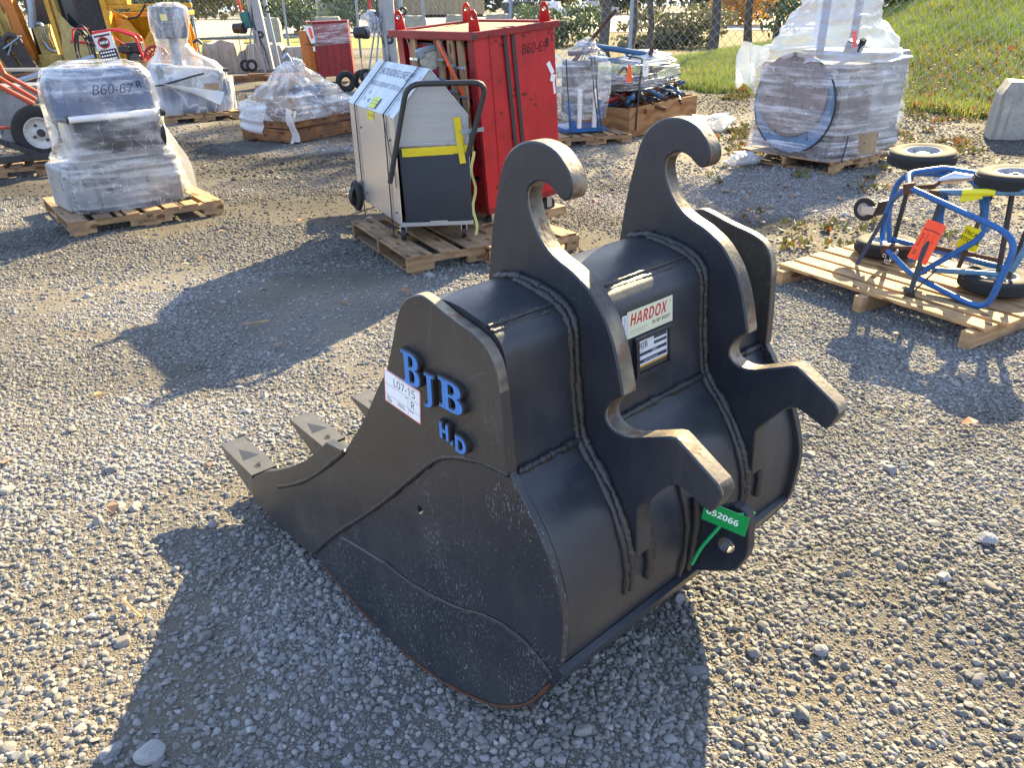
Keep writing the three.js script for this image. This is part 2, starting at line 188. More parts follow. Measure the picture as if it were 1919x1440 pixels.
// a strip of plate swept along x whose section follows pts (z, y), t thick inwards (to the left of the way)
function strip(pts, x0, x1, t) { const o = [], n = pts.length; for (let i = 0; i < n; i++) { const a = pts[Math.max(0, i - 1)], b = pts[Math.min(n - 1, i + 1)], l = Math.hypot(b[0] - a[0], b[1] - a[1]); o.push([pts[i][0] - (b[1] - a[1]) / l * t * -1, pts[i][1] - (b[0] - a[0]) / l * t]); } return toCreasedNormals(plateZY([...pts, ...o.reverse()], x0, x1 - x0, 0.001), 0.6); }
const bend = (g, f) => { const p = g.attributes.position, v = V3(); for (let i = 0; i < p.count; i++) { v.fromBufferAttribute(p, i); f(v); p.setXYZ(i, v.x, v.y, v.z); } g.computeVertexNormals(); return g; };

// ---------- things and parts ----------
const taken = {};
function numbered(n) { const k = (taken[n] = (taken[n] ?? -1) + 1); return k ? `${n}_${String(k).padStart(3, '0')}` : n; }
function meta(o, label, category, group, kind) { if (label) o.userData.label = label; if (category) o.userData.category = category; if (group) o.userData.group = group; if (kind) o.userData.kind = kind; return o; }
function lit(o) { o.traverse((m) => { m.castShadow = m.receiveShadow = true; }); return o; }
function thing(name, label, category, [x, y, z] = [0, 0, 0], turn = 0, group) { const o = new THREE.Group(); o.name = numbered(name); o.position.set(x, y, z); o.rotation.y = turn; scene.add(o); return meta(o, label, category, group); }
function part(parent, name, g, m, label) { const o = new THREE.Mesh(Array.isArray(g) ? J(g) : clean(g), m); o.name = name; parent.add(o); if (label) o.userData.label = label; return lit(o); }
function one(name, g, m, label, category, group, kind, pos, turn = 0) { const o = new THREE.Mesh(Array.isArray(g) ? J(g) : clean(g), m); o.name = numbered(name); if (pos) o.position.set(...pos); o.rotation.y = turn; scene.add(o); return lit(meta(o, label, category, group, kind)); }
function copy(src, label, [x, y, z], turn = 0) { const o = src.clone(); o.name = numbered(src.name.replace(/_\d{3}$/, '')); o.userData = { ...src.userData, ...(label ? { label } : {}) }; o.position.set(x, y, z); o.rotation.y = turn; scene.add(o); return o; }
function struct(name, g, m) { return one(name, g, m, null, null, null, 'structure'); }
// a printed sheet: thin box whose front (+z) carries the print; w, h metres
function sheet(w, h, t, m) { const g = clean(new THREE.BoxGeometry(w, h, t)); return g; }
function printMat(w, h, draw, o = {}) { return new THREE.MeshPhysicalMaterial({ map: canvas(w, h, draw), roughness: 0.45, ...o }); }
function inkMat(w, h, draw, o = {}) { const t = canvas(w, h, (x, a, b) => { x.clearRect(0, 0, a, b); draw(x, a, b); }); return new THREE.MeshPhysicalMaterial({ map: t, transparent: true, roughness: 0.6, side: THREE.DoubleSide, ...o }); }
function quad(a, b, c, d, nu = 1, nv = 1, f) {          // corners: a bottom left, b bottom right, c top right, d top left
  const P = new THREE.PlaneGeometry(1, 1, nu, nv), p = P.attributes.position, A = V3(...a), B = V3(...b), Cc = V3(...c), D = V3(...d);
  for (let i = 0; i < p.count; i++) { const u = p.getX(i) + 0.5, v = p.getY(i) + 0.5, q = A.clone().lerp(B, u).lerp(D.clone().lerp(Cc, u), v); if (f) f(q, u, v); p.setXYZ(i, q.x, q.y, q.z); } P.computeVertexNormals(); return clean(P);
}

// ---------- ground ----------
// the fence line passes F0; a runs along it to the right and nearer, b away beyond it
const F0 = [3, -18], FU = [0.587, 0.81], FN = [0.81, -0.587];
const fenceAB = (x, z) => [(x - F0[0]) * FU[0] + (z - F0[1]) * FU[1], (x - F0[0]) * FN[0] + (z - F0[1]) * FN[1]];
const bank = (x, z) => { const [a, b] = fenceAB(x, z); return b < 0.2 ? 0 : sstep(-4.5, 3.5, a) * Math.min(0.20 * (b - 0.2), 4.6 + 0.05 * b) * (0.9 + 0.2 * fbm(x * 0.5, z * 0.5, 3, 210)); };
const groundH = (x, z) => {
  const near = sstep(40, 20, Math.hypot(x, z)); let h = near * (0.030 * (fbm(x * 0.55 + 3, z * 0.55, 3, 201) - 0.5) + 0.022 * (fbm(x * 2.3, z * 2.3, 3, 205) - 0.5));
  const rut = (x * 0.45 + z * 0.9); h += near * 0.012 * Math.sin(rut * 5.2 + 1.5 * fbm(x * 0.7, z * 0.7, 2, 207)) * sstep(-6.2, -8, z);
  return h + bank(x, z);
};
const dirt = (x, z) => 1 - (0.22 + 0.36 * sstep(-4.0, -7, z)) * sstep(0.36, 0.60, fbm(x * 0.5 + 9, z * 0.9, 3, 243)) - 0.16 * sstep(0.45, 0.65, fbm(x * 1.7, z * 1.7 + 4, 3, 246));
function sheetOver(xs, zs, lift, tile, inside, tint) {
  const pos = [], uv = [], idx = [], col = [], nx = xs.length;
  for (const z of zs) for (const x of xs) { const q = tint ? dirt(x, z) : 1; col.push(q, q * (0.95 + 0.05 * q), q * (0.84 + 0.16 * q)); pos.push(x, groundH(x, z) + lift, z); uv.push(x / tile, z / tile); }
  for (let j = 0; j < zs.length - 1; j++) for (let i = 0; i < nx - 1; i++) { const a = j * nx + i; if (inside && !inside((xs[i] + xs[i + 1]) / 2, (zs[j] + zs[j + 1]) / 2)) continue; idx.push(a, a + nx, a + 1, a + 1, a + nx, a + nx + 1); }
  const g = new THREE.BufferGeometry(); g.setAttribute('position', new THREE.Float32BufferAttribute(pos, 3)); g.setAttribute('uv', new THREE.Float32BufferAttribute(uv, 2)); g.setIndex(idx); if (tint) g.setAttribute('color', new THREE.Float32BufferAttribute(col, 3)); g.computeVertexNormals();
  const n = g.attributes.normal; for (let i = 0; i < n.count; i++) if (n.getY(i) < 0) n.setXYZ(i, -n.getX(i), -n.getY(i), -n.getZ(i)); return g;
}
const steps = (a, b, d) => { const o = []; for (let v = a; v < b - 1e-6; v += d) o.push(v); o.push(b); return o; };
const spread = (near, far) => { const o = []; for (let v = near, d = 1; v < far; v += d, d *= 1.35) o.push(v); o.push(far); return o; };
const groundMat = new THREE.MeshPhysicalMaterial({ map: T.gravel, color: C(0.68, 0.65, 0.60), roughness: 0.95, vertexColors: true, bumpMap: T.gravelBump, bumpScale: 0.005 });
{
  const xs = [...spread(9.2, 320).reverse().map((v) => -v), ...steps(-8.9, 10.9, 0.09), ...spread(11.2, 320)];
  const zs = [...spread(22.3, 420).reverse().map((v) => -v), ...steps(-22, -9, 0.15), ...steps(-8.9, 1, 0.09), 2, 4, 8, 20, 60, 200];
  const o = new THREE.Mesh(sheetOver(xs, zs, 0, 1.5, null, true), groundMat); o.name = 'ground'; o.userData.kind = 'structure'; scene.add(lit(o));
}
const lawnMat = new THREE.MeshPhysicalMaterial({ map: T.lawn, color: C(0.9, 0.95, 0.9), roughness: 1, bumpMap: T.ground2, bumpScale: 0.05 });
struct('bank', sheetOver(steps(-2, 34, 0.3), steps(-52, -6, 0.3), 0.012, 2.5, (x, z) => { const [a, b] = fenceAB(x, z); return b > -0.35 + 0.3 * fbm(x, z, 2, 220) && b < 30 && a > -1.6 - 0.1 * b && a < 24; }), lawnMat);
struct('lawn', sheetOver(steps(-70, 2, 2), steps(-47, -34, 1), 0.012, 2.5, (x, z) => z < -35 - 0.12 * (x + 5)), new THREE.MeshPhysicalMaterial({ map: T.lawn, color: C(1.5, 1.6, 1.3), roughness: 1 }));
struct('parking_lot', sheetOver([-110, -40, 0, 40, 60], [-150, -100, -70, -50], 0.02, 6), new THREE.MeshPhysicalMaterial({ map: T.concrete, color: C(0.75, 0.73, 0.7), roughness: 0.9 }));
struct('shade_toned_verge', sheetOver(steps(-6, 26, 1), steps(-49, -21, 1), 0.008, 2.5, (x, z) => { const [a, b] = fenceAB(x, z); return b > 0.6 && x > -5 - 0.1 * z * 0 && bank(x, z) < 0.4; }), new THREE.MeshPhysicalMaterial({ map: T.lawn, color: C(0.62, 0.52, 0.42), roughness: 1 }));  // lawn colour darkened and browned to stand for shade under the trees

// ---------- gravel ----------
const UPV = V3(0, 1, 0), FW = V3(0, 0, -1).applyEuler(camera.rotation), RT = V3(1, 0, 0).applyEuler(camera.rotation), UP = V3(0, 1, 0).applyEuler(camera.rotation);
const seen = (x, y, z, mx = 0.75, my = 0.6) => { const p = V3(x, y, z).sub(camera.position), d = p.dot(FW); return d > 0.2 && Math.abs(p.dot(RT) / d) < mx && Math.abs(p.dot(UP) / d) < my; };
function stoneGeo(s, detail) {
  let g = new THREE.IcosahedronGeometry(0.5, detail); const p = g.attributes.position, v = V3(), cuts = []; for (let k = 0; k < 7; k++) { const d = V3(R(-1, 1), R(-1, 1), R(-1, 1)).normalize(); cuts.push([d, R(0.26, 0.42)]); }
  for (let i = 0; i < p.count; i++) { v.fromBufferAttribute(p, i); v.multiplyScalar(1 + 0.25 * (vn(v.x * 4 + s * 9, v.y * 4 + v.z * 3.1, s) - 0.5)); for (const [d, h] of cuts) { const e = v.dot(d); if (e > h) v.addScaledVector(d, (h - e) * 0.9); } p.setXYZ(i, v.x, v.y, v.z); }
  g.computeVertexNormals(); return clean(g);
}
const gravel = new THREE.Group(); gravel.name = 'gravel'; meta(gravel, 'loose grey crushed stone spread over the whole yard', 'gravel', null, 'stuff'); scene.add(gravel);
{
  const kinds = 6, lists = Array.from({ length: kinds * 2 }, () => []);
  const lay = (z0, z1, cellSize, smin, smax, detail) => {
    for (let z = z0; z > z1; z -= cellSize) { const half = 0.78 * (-z * 0.92 + 0.9) + 0.3; for (let x = -half; x < half; x += cellSize) {
      const X = x + R(-0.6, 0.6) * cellSize, Z = z + R(-0.6, 0.6) * cellSize; if (!seen(X, 0, Z)) continue; const [, b] = fenceAB(X, Z); if (b > -0.3) continue;
      const dusty = fbm(X * 0.9 + 5, Z * 0.9, 3, 230), dip = fbm(X * 3, Z * 3, 2, 235); if (rnd() < sstep(0.48, 0.64, dusty) * (0.5 + 0.3 * sstep(-1.9, -2.8, Z)) + 0.08 * dip) continue;
      let s = smin + (smax - smin) * Math.pow(rnd(), 2.6); if (rnd() < 0.010) s *= R(1.5, 2.4);
      lists[(detail ? 0 : kinds) + (rnd() * kinds | 0)].push([X, Z, s]);
    } }
  };
  lay(-0.9, -2.6, 0.0092, 0.006, 0.026, 1); lay(-2.6, -4.6, 0.0112, 0.007, 0.024, 1); lay(-4.6, -8, 0.019, 0.010, 0.030, 0); lay(-8, -17, 0.050, 0.02, 0.045, 0);
  const mt = new THREE.Matrix4(), q = new THREE.Quaternion(), e = new THREE.Euler(), col = new THREE.Color();
  const stoneMat = new THREE.MeshPhysicalMaterial({ color: C(1, 1, 1), roughness: 0.82 });
  lists.forEach((l, k) => {
    const im = new THREE.InstancedMesh(stoneGeo(k + 1, k < kinds ? 2 : 1), stoneMat, l.length);
    l.forEach(([x, z, s], i) => {
      e.set(R(-0.5, 0.5), R(0, 6.3), R(-0.5, 0.5)); q.setFromEuler(e); const fl = R(0.42, 0.85);
      mt.compose(V3(x, groundH(x, z) + s * fl * R(-0.02, 0.24), z), q, V3(s * R(0.9, 1.35), s * fl, s * R(0.75, 1.1))); im.setMatrixAt(i, mt);
      const dk = dirt(x, z), t = R(0, 1), w = R(-0.006, 0.012) + 0.015 * fbm(x * 2, z * 2, 2, 240); const g = 0.165 + 0.12 * t * t + (rnd() < 0.02 ? 0.12 : 0); im.setColorAt(i, col.setRGB((g + w) * dk, (g + w * 0.4) * dk * (0.96 + 0.04 * dk), (g - w * 0.5) * dk * (0.86 + 0.14 * dk)));
    });
    im.name = 'gravel_stones'; im.castShadow = im.receiveShadow = true; gravel.add(im);
  });
}
// single larger stones
const stoneMats = [mat(0.3, 0.3, 0.3, 0.9, 0, { bumpMap: T.concreteBump, bumpScale: 0.003 }), mat(0.22, 0.225, 0.235, 0.9, 0, { bumpMap: T.concreteBump, bumpScale: 0.003 })];
[[-0.88, -1.25, 0.040, 'brownish pitted stone at the bottom edge in the bucket shadow'], [-0.97, -1.26, 0.030, 'flat slate stone left of the pitted stone at the bottom edge'], [1.54, -2.0, 0.038, 'pale rough stone on the sunlit gravel at the right edge'], [0.83, -1.54, 0.026, 'dark tilted stone on the lower right gravel'], [1.31, -1.82, 0.026, 'small pale blocky stone left below the pale rough stone'], [-1.13, -2.78, 0.022, 'small stone casting a shadow left of the first bucket tooth']].forEach(([x, z, s, l], i) => {
  const g = stoneGeo(50 + i, 3); g.scale(s * 2, s * 1.2, s * 1.5); one('stone', g, stoneMats[i % 2], l, 'stone', null, null, [x, groundH(x, z) + s * 0.35, z], R(0, 6));
});
one('wood_splinter', uvm(bx(0.14, 0.006, 0.012), 0.5), M.woodNew, 'thin pale stick lying in the cabinet shadow', 'stick', null, null, [-1.42, 0.028, -3.98], 0.4);
one('dry_straw', uvm(bx(0.12, 0.005, 0.006), 0.5), M.woodNew, 'dry straw stalk on the gravel at the lower left edge', 'straw', null, null, [-1.12, 0.03, -1.72], -0.7);

// ---------- small plants, leaves, grass ----------
function leafGeo(w, h, fold = 0.2) { const s = shapeOf([[0, 0], [w * 0.42, h * 0.3], [w * 0.5, h * 0.55], [w * 0.25, h * 0.85], [0, h], [-w * 0.25, h * 0.85], [-w * 0.5, h * 0.55], [-w * 0.42, h * 0.3]]); const g = clean(new THREE.ShapeGeometry(s)); return bend(g, (v) => { v.z = Math.abs(v.x) * fold - v.y * v.y * 0.8; }); }
const leafMat = (o = {}) => new THREE.MeshPhysicalMaterial({ color: C(1, 1, 1), roughness: 0.75, side: THREE.DoubleSide, transmission: 0.3, thickness: 0, ...o });
function scatter(name, label, category, geo, material, list) {
  const im = new THREE.InstancedMesh(geo, material, list.length), mt = new THREE.Matrix4(), q = new THREE.Quaternion();
  list.forEach((p, i) => { q.setFromEuler(new THREE.Euler(p.rx || 0, p.ry || 0, p.rz || 0, 'YXZ')); mt.compose(V3(p.x, p.y, p.z), q, V3(p.s, p.sy || p.s, p.s)); im.setMatrixAt(i, mt); im.setColorAt(i, C(...p.c)); });
  im.name = numbered(name); im.castShadow = im.receiveShadow = true; scene.add(im); return meta(im, label, category, null, 'stuff');
}
const greens = () => { const t = rnd(), k = R(0.6, 1.15); return [k * (0.09 + 0.16 * t), k * (0.12 + 0.10 * t), k * (0.03 + 0.02 * t)]; };
const browns = () => { const t = rnd(); return t < 0.35 ? [0.34, 0.12, 0.035] : t < 0.7 ? [0.38, 0.24, 0.10] : [0.24, 0.15, 0.09]; };
{
  const w = [];
  const clump = (x, z, n, r) => { for (let k = 0; k < n; k++) { const a = R(0, 6.28), d = r * Math.sqrt(rnd()) * 0.7; const X = x + Math.cos(a) * d, Z = z + Math.sin(a) * d; w.push({ x: X, y: groundH(X, Z) + R(0, 0.03), z: Z, rx: R(0.3, 1.35), ry: R(0, 6.3), rz: R(-0.5, 0.5), s: R(0.5, 1.25), c: rnd() < 0.28 ? browns() : greens() }); } };
  for (let k = 0; k < 150; k++) { const x = R(1.9, 4.6), z = R(-8.6, -4.9); const g = fbm(x * 1.1, z * 1.1, 3, 250); if (g > 0.48) clump(x, z, 5 + R(0, 13) | 0, R(0.06, 0.2)); }
  for (let k = 0; k < 130; k++) { const x = R(2.4, 5.6), z = R(-11.4, -8.8); clump(x, z, 12 + R(0, 30) | 0, R(0.08, 0.22)); }
  for (let k = 0; k < 22; k++) clump(R(-4.4, 2.2), R(-14, -6.8), 8 + R(0, 10) | 0, R(0.04, 0.1));
  for (let k = 0; k < 200; k++) { const a = R(3, 11), b = R(-1.3, 0.2); clump(F0[0] + FU[0] * a + FN[0] * b, F0[1] + FU[1] * a + FN[1] * b, 12 + R(0, 24) | 0, R(0.1, 0.25)); }
  scatter('weeds', 'low green weeds sprouting through the gravel towards the fence', 'weeds', leafGeo(0.035, 0.06), leafMat(), w);
  const l = []; for (let k = 0; k < 420; k++) { const far = rnd() < 0.75, x = far ? R(1.6, 5.5) : R(-4, 4), z = far ? R(-11.5, -5) : R(-9, -2); l.push({ x, y: groundH(x, z) + 0.022, z, rx: -1.57 + R(-0.5, 0.5), ry: R(0, 6.3), s: R(0.6, 1.3), c: browns() }); }
  scatter('fallen_leaves', 'dry brown leaves lying on the gravel', 'leaves', leafGeo(0.045, 0.06, 0.4), leafMat(), l);
}
{
  const g = [], l = []; const bl = J([0, 1, 2, 3, 4, 5, 6].map((k) => { const a = k * 0.9, h = 0.12 + 0.05 * (k % 3), t = clean(new THREE.PlaneGeometry(0.014, h, 1, 2)); t.translate(0, h / 2, 0); bend(t, (v) => { const u = v.y / h; v.x *= 1 - 0.8 * u; v.z = 0.07 * u * u; }); t.rotateY(a); t.translate(0.03 * Math.cos(a * 2), 0, 0.03 * Math.sin(a * 2)); return t; }));
  for (let k = 0; k < 90000; k++) {
    const a = R(-2.5, 15), b = R(-0.6, 13) * Math.sqrt(rnd()); const x = F0[0] + FU[0] * a + FN[0] * b, z = F0[1] + FU[1] * a + FN[1] * b; if (!seen(x, groundH(x, z), z, 0.8, 0.62)) continue;
    const leafy = fbm(a * 0.35, b * 0.6 + 3, 3, 260), ls = sstep(0.50, 0.60, leafy) * sstep(6.5, 3, b); if (rnd() < ls * 0.5) continue; const m = fbm(x * 0.5, z * 0.5, 3, 265), t = rnd();
    g.push({ x, y: groundH(x, z), z, ry: R(0, 6.3), rx: R(-0.2, 0.2), s: R(0.6, 1.3), sy: R(0.5, 1.2), c: ((q) => [q * (0.13 + 0.26 * t * m), q * (0.19 + 0.20 * t * m), q * (0.03 + 0.03 * t)])(0.85 + 0.7 * fbm(x * 0.8, z * 0.8, 3, 268)) });
  }
  for (let k = 0; k < 42000; k++) { const a = R(0, 15), b = R(-0.4, 7); const x = F0[0] + FU[0] * a + FN[0] * b, z = F0[1] + FU[1] * a + FN[1] * b; const leafy = fbm(a * 0.35, b * 0.6 + 3, 3, 260); if (rnd() > 0.04 + 0.85 * sstep(0.44, 0.56, leafy) * sstep(6.5, 3, b)) continue; l.push({ x, y: groundH(x, z) + R(0.02, 0.09), z, rx: R(-2, 0), ry: R(0, 6.3), s: R(0.8, 1.6), c: rnd() < 0.25 ? [0.46, 0.17, 0.06] : browns() }); }
  scatter('grass', 'rough yellow green grass on the bank behind the fence', 'grass', bl, leafMat({ transmission: 0.5 }), g);
  scatter('leaf_litter', 'orange brown fallen leaves in a band across the grass bank', 'leaves', leafGeo(0.05, 0.065, 0.4), leafMat(), l);
}

// ---------- chain link fence ----------
{
  const fence = thing('chain_link_fence', 'galvanised chain link fence closing the yard from left to right', 'fence');
  const P = [[10.8, -7.25], [8.1, -10.97], [5.4, -14.69], [2.7, -18.4], [0.1, -22.0], [-2.5, -25.5], [-5.1, -29.0], [-8.35, -32.0], [-12.4, -33.6], [-17, -35], [-22, -36]].map(([x, z]) => [x, groundH(x, z), z]);
  const Hh = 2.45, postG = cyl([0, -0.1, 0], [0, Hh + 0.03, 0], 0.042, 0.042, 12);
  P.forEach(([x, y, z]) => { const m = part(fence, 'fence_post', postG, M.galv); m.position.set(x, y, z); });
  part(fence, 'top_rail', tube(P.map(([x, y, z]) => [x, y + Hh, z]), 0.022), M.galv); part(fence, 'tension_wire', tube(P.map(([x, y, z]) => [x, y + 0.06, z]), 0.004, 0, false, 4), M.galv);
  const pos = [], idx = [], seg = (ax, ay, az, bX, by, bz, r, nx, nz) => { const o = pos.length / 3, t = V3(bX - ax, by - ay, bz - az).normalize(), q = t.clone().cross(V3(nx, 0, nz)); for (const [x, y, z] of [[ax, ay, az], [bX, by, bz]]) pos.push(x + r * q.x, y + r * q.y, z + r * q.z, x + r * nx, y, z + r * nz, x - r * q.x, y - r * q.y, z - r * q.z, x - r * nx, y, z - r * nz); for (let k = 0; k < 4; k++) { const n = (k + 1) % 4; idx.push(o + k, o + 4 + k, o + n, o + n, o + 4 + k, o + 4 + n); } };
  for (let s = 0; s < P.length - 1; s++) {
    const [ax, ay, az] = P[s], [cx, cy, cz] = P[s + 1], L = Math.hypot(cx - ax, cz - az), dx = (cx - ax) / L, dz = (cz - az) / L, w = 0.11, n = Math.round(L / w), step = L / n, h = 0.098, rows = Math.floor(Hh / h);
    for (let i = 0; i < n; i++) for (let k = 0; k < rows; k++) for (const f of [0, 1]) { // each diamond cell: one rising and one falling wire
      const s0 = (i + (f ? 0.5 : 0)) * step, up = (k + i) % 2 === 0, t0 = i * step, t1 = (i + 1) * step; if (f) continue; const y0 = 0.05 + k * h, y1 = y0 + h, sg = 0.006 * Math.sin(t0 * 9 + k);
      seg(ax + dx * (up ? t0 : t1) - dz * sg, ay + y0, az + dz * (up ? t0 : t1) + dx * sg, ax + dx * (up ? t1 : t0) - dz * sg, ay + y1, az + dz * (up ? t1 : t0) + dx * sg, 0.0036, -dz, dx);
    }
  }
  const g = new THREE.BufferGeometry(); g.setAttribute('position', new THREE.Float32BufferAttribute(pos, 3)); g.setIndex(idx); g.computeVertexNormals(); g.setAttribute('uv', new THREE.Float32BufferAttribute(new Float32Array(pos.length / 3 * 2), 2));
  const m = new THREE.Mesh(g, mat(0.26, 0.31, 0.36, 0.7, 0)); m.name = 'wire_mesh'; m.userData.kind = 'stuff'; m.castShadow = true; fence.add(m);
}

// ---------- trees and shrubs beyond the fence ----------
function crownGeo(cx, cy, cz, rx, ry, rz, n, size, s) {
  const pos = [], v = V3(), e = new THREE.Euler(); const bl = []; for (let k = 0; k < 26; k++) bl.push([R(-0.8, 0.8), R(-0.75, 0.8), R(-0.8, 0.8), R(0.25, 0.5)]);
  for (let k = 0; k < n; k++) {
    const b = bl[rnd() * bl.length | 0]; v.set(R(-1, 1), R(-1, 1), R(-1, 1)).normalize().multiplyScalar(b[3] * Math.pow(rnd(), 0.4)); const x = cx + (b[0] + v.x) * rx, y = cy + (b[1] + v.y) * ry, z = cz + (b[2] + v.z) * rz, w = size * R(0.6, 1.4); e.set(R(0, 6.3), R(0, 6.3), R(0, 6.3));
    const q = [[0, 0, 0], [w * 0.5, w * 0.45, 0], [0, w, w * 0.1], [-w * 0.5, w * 0.45, 0]].map((c) => V3(...c).applyEuler(e)); for (const i of [0, 1, 2, 0, 2, 3]) pos.push(x + q[i].x, y + q[i].y, z + q[i].z);
  }
  const g = new THREE.BufferGeometry(); g.setAttribute('position', new THREE.Float32BufferAttribute(pos, 3)); g.computeVertexNormals(); return clean(g);
}
const leafYellow = leafMat({ color: C(0.55, 0.32, 0.03), transmission: 0.4 }), leafGreen = leafMat({ color: C(0.10, 0.14, 0.04) }), leafPale = leafMat({ color: C(0.26, 0.30, 0.12), transmission: 0.35 }), leafOlive = leafMat({ color: C(0.17, 0.16, 0.06) });
function tree(label, x, z, r, hTrunk, crown, m, lean = 0, group) {
  const y = groundH(x, z), t = thing('tree', label, 'tree', [x, y, z], 0, group);
  const pts = []; for (let k = 0; k <= 8; k++) pts.push([lean * k / 8 * hTrunk + 0.06 * Math.sin(k * 1.7 + x), -0.2 + k / 8 * hTrunk, 0.05 * Math.cos(k * 1.3 + z)]);
  const limbs = [tube(pts, (u) => r * (1.15 - 0.6 * u) * (u < 0.05 ? 1.35 : 1), 0, false, 10)]; for (let k = 0; k < 6; k++) { const a = R(0, 6.3), h = hTrunk * R(0.55, 0.95), l = R(1, 2.2); limbs.push(tube([[lean * h, h, 0], [lean * h + Math.cos(a) * l * 0.5, h + l * 0.5, Math.sin(a) * l * 0.5], [lean * h + Math.cos(a) * l, h + l * 1.2, Math.sin(a) * l]], (u) => r * 0.4 * (1 - 0.7 * u), 0, false, 6)); }
  part(t, 'trunk', limbs, M.bark); const [cy, rx, ry, n, size] = crown; part(t, 'crown', crownGeo(lean * hTrunk, cy, 0, rx, ry, rx, n, size), m).userData.kind = 'stuff'; return t;
}
const TG = 'trees in a loose row behind the fence';
tree('thick trunked tree behind the fence right of the red cabinet', 3.0, -25.5, 0.15, 4.6, [4.9, 1.9, 1.3, 4200, 0.15], leafOlive, -0.03, TG);
tree('slim dark trunk just right of the thick trunked tree', 4.0, -27, 0.12, 4.4, [4.9, 1.4, 1.2, 2400, 0.14], leafOlive, 0.02, TG);
tree('slim trunk standing left of the tall fence post', 4.9, -29, 0.11, 4.4, [4.9, 1.4, 1.2, 2400, 0.14], leafOlive, 0.01, TG);
tree('thick trunk with golden leaves right of the tall fence post', 6.6, -27, 0.14, 9, [10.0, 2.2, 1.6, 1300, 0.2], leafYellow, 0.02, TG);
tree('first of two close trunks above the dark grass bank', 8.2, -28.5, 0.12, 9, [10.4, 2.4, 1.6, 1300, 0.2], leafYellow, -0.03, TG);
tree('second of two close trunks above the dark grass bank', 9.0, -28, 0.11, 9, [10.8, 2.4, 1.6, 1300, 0.2], leafOlive, 0.03, TG);
function shrub(label, x, z, rx, ry, n, m, size) { const t = thing('shrub', label, 'shrub', [x, groundH(x, z), z]); part(t, 'stem', [0, 1, 2, 3, 4].map((k) => tube([[0, -0.1, 0], [0.3 * Math.cos(k * 1.3), ry * 0.6, 0.3 * Math.sin(k * 1.3)], [rx * 0.5 * Math.cos(k * 1.3), ry * 1.3, rx * 0.5 * Math.sin(k * 1.3)]], (u) => 0.05 * (1.1 - u), 0, false, 6)), M.bark); part(t, 'foliage', crownGeo(0, ry, 0, rx, ry, rx, n, size), m).userData.kind = 'stuff'; return t; }
shrub('broad grey green shrub in shade behind the leftmost fence post', -16.5, -44, 3.6, 2.6, 5000, leafOlive, 0.25);
shrub('pale green shrub above the far red cabinet', -13.6, -55, 2.4, 2.4, 4200, leafPale, 0.24);
shrub('olive shrub left of the tilted mast', -22, -50, 3.4, 2.6, 4500, leafGreen, 0.25);
shrub('pale green shrub between the two masts', -10.2, -57, 2.2, 2.6, 4000, leafPale, 0.24);
shrub('dry twiggy brown shrub above the yellow machine', -21.5, -30, 2.6, 2.2, 4200, leafMat({ color: C(0.27, 0.20, 0.14) }), 0.12);
shrub('golden bush in the car park far behind the fence', 17, -62, 3, 2.2, 3500, leafYellow, 0.3);
shrub('dark leafy shrub added for tree shade on the bank left of the big bundle', 10.2, -25.5, 2.6, 1.5, 6000, leafGreen, 0.14);  // added to darken the bank in place of shade from the trees behind
shrub('low dark shrub added for shade behind the fence right of the red cabinet', 2.2, -35, 2.0, 0.75, 4200, leafGreen, 0.14);  // added with the darkened ground to give shade behind the fence
shrub('low brownish shrub added for shade behind the fence above the plywood crate', 6.4, -33, 2.2, 0.7, 4200, leafOlive, 0.14);  // also added to deepen the shade beyond the fence
shrub('golden bush beside the far pale kerb', 22.5, -58, 3, 2.2, 3500, leafYellow, 0.3);

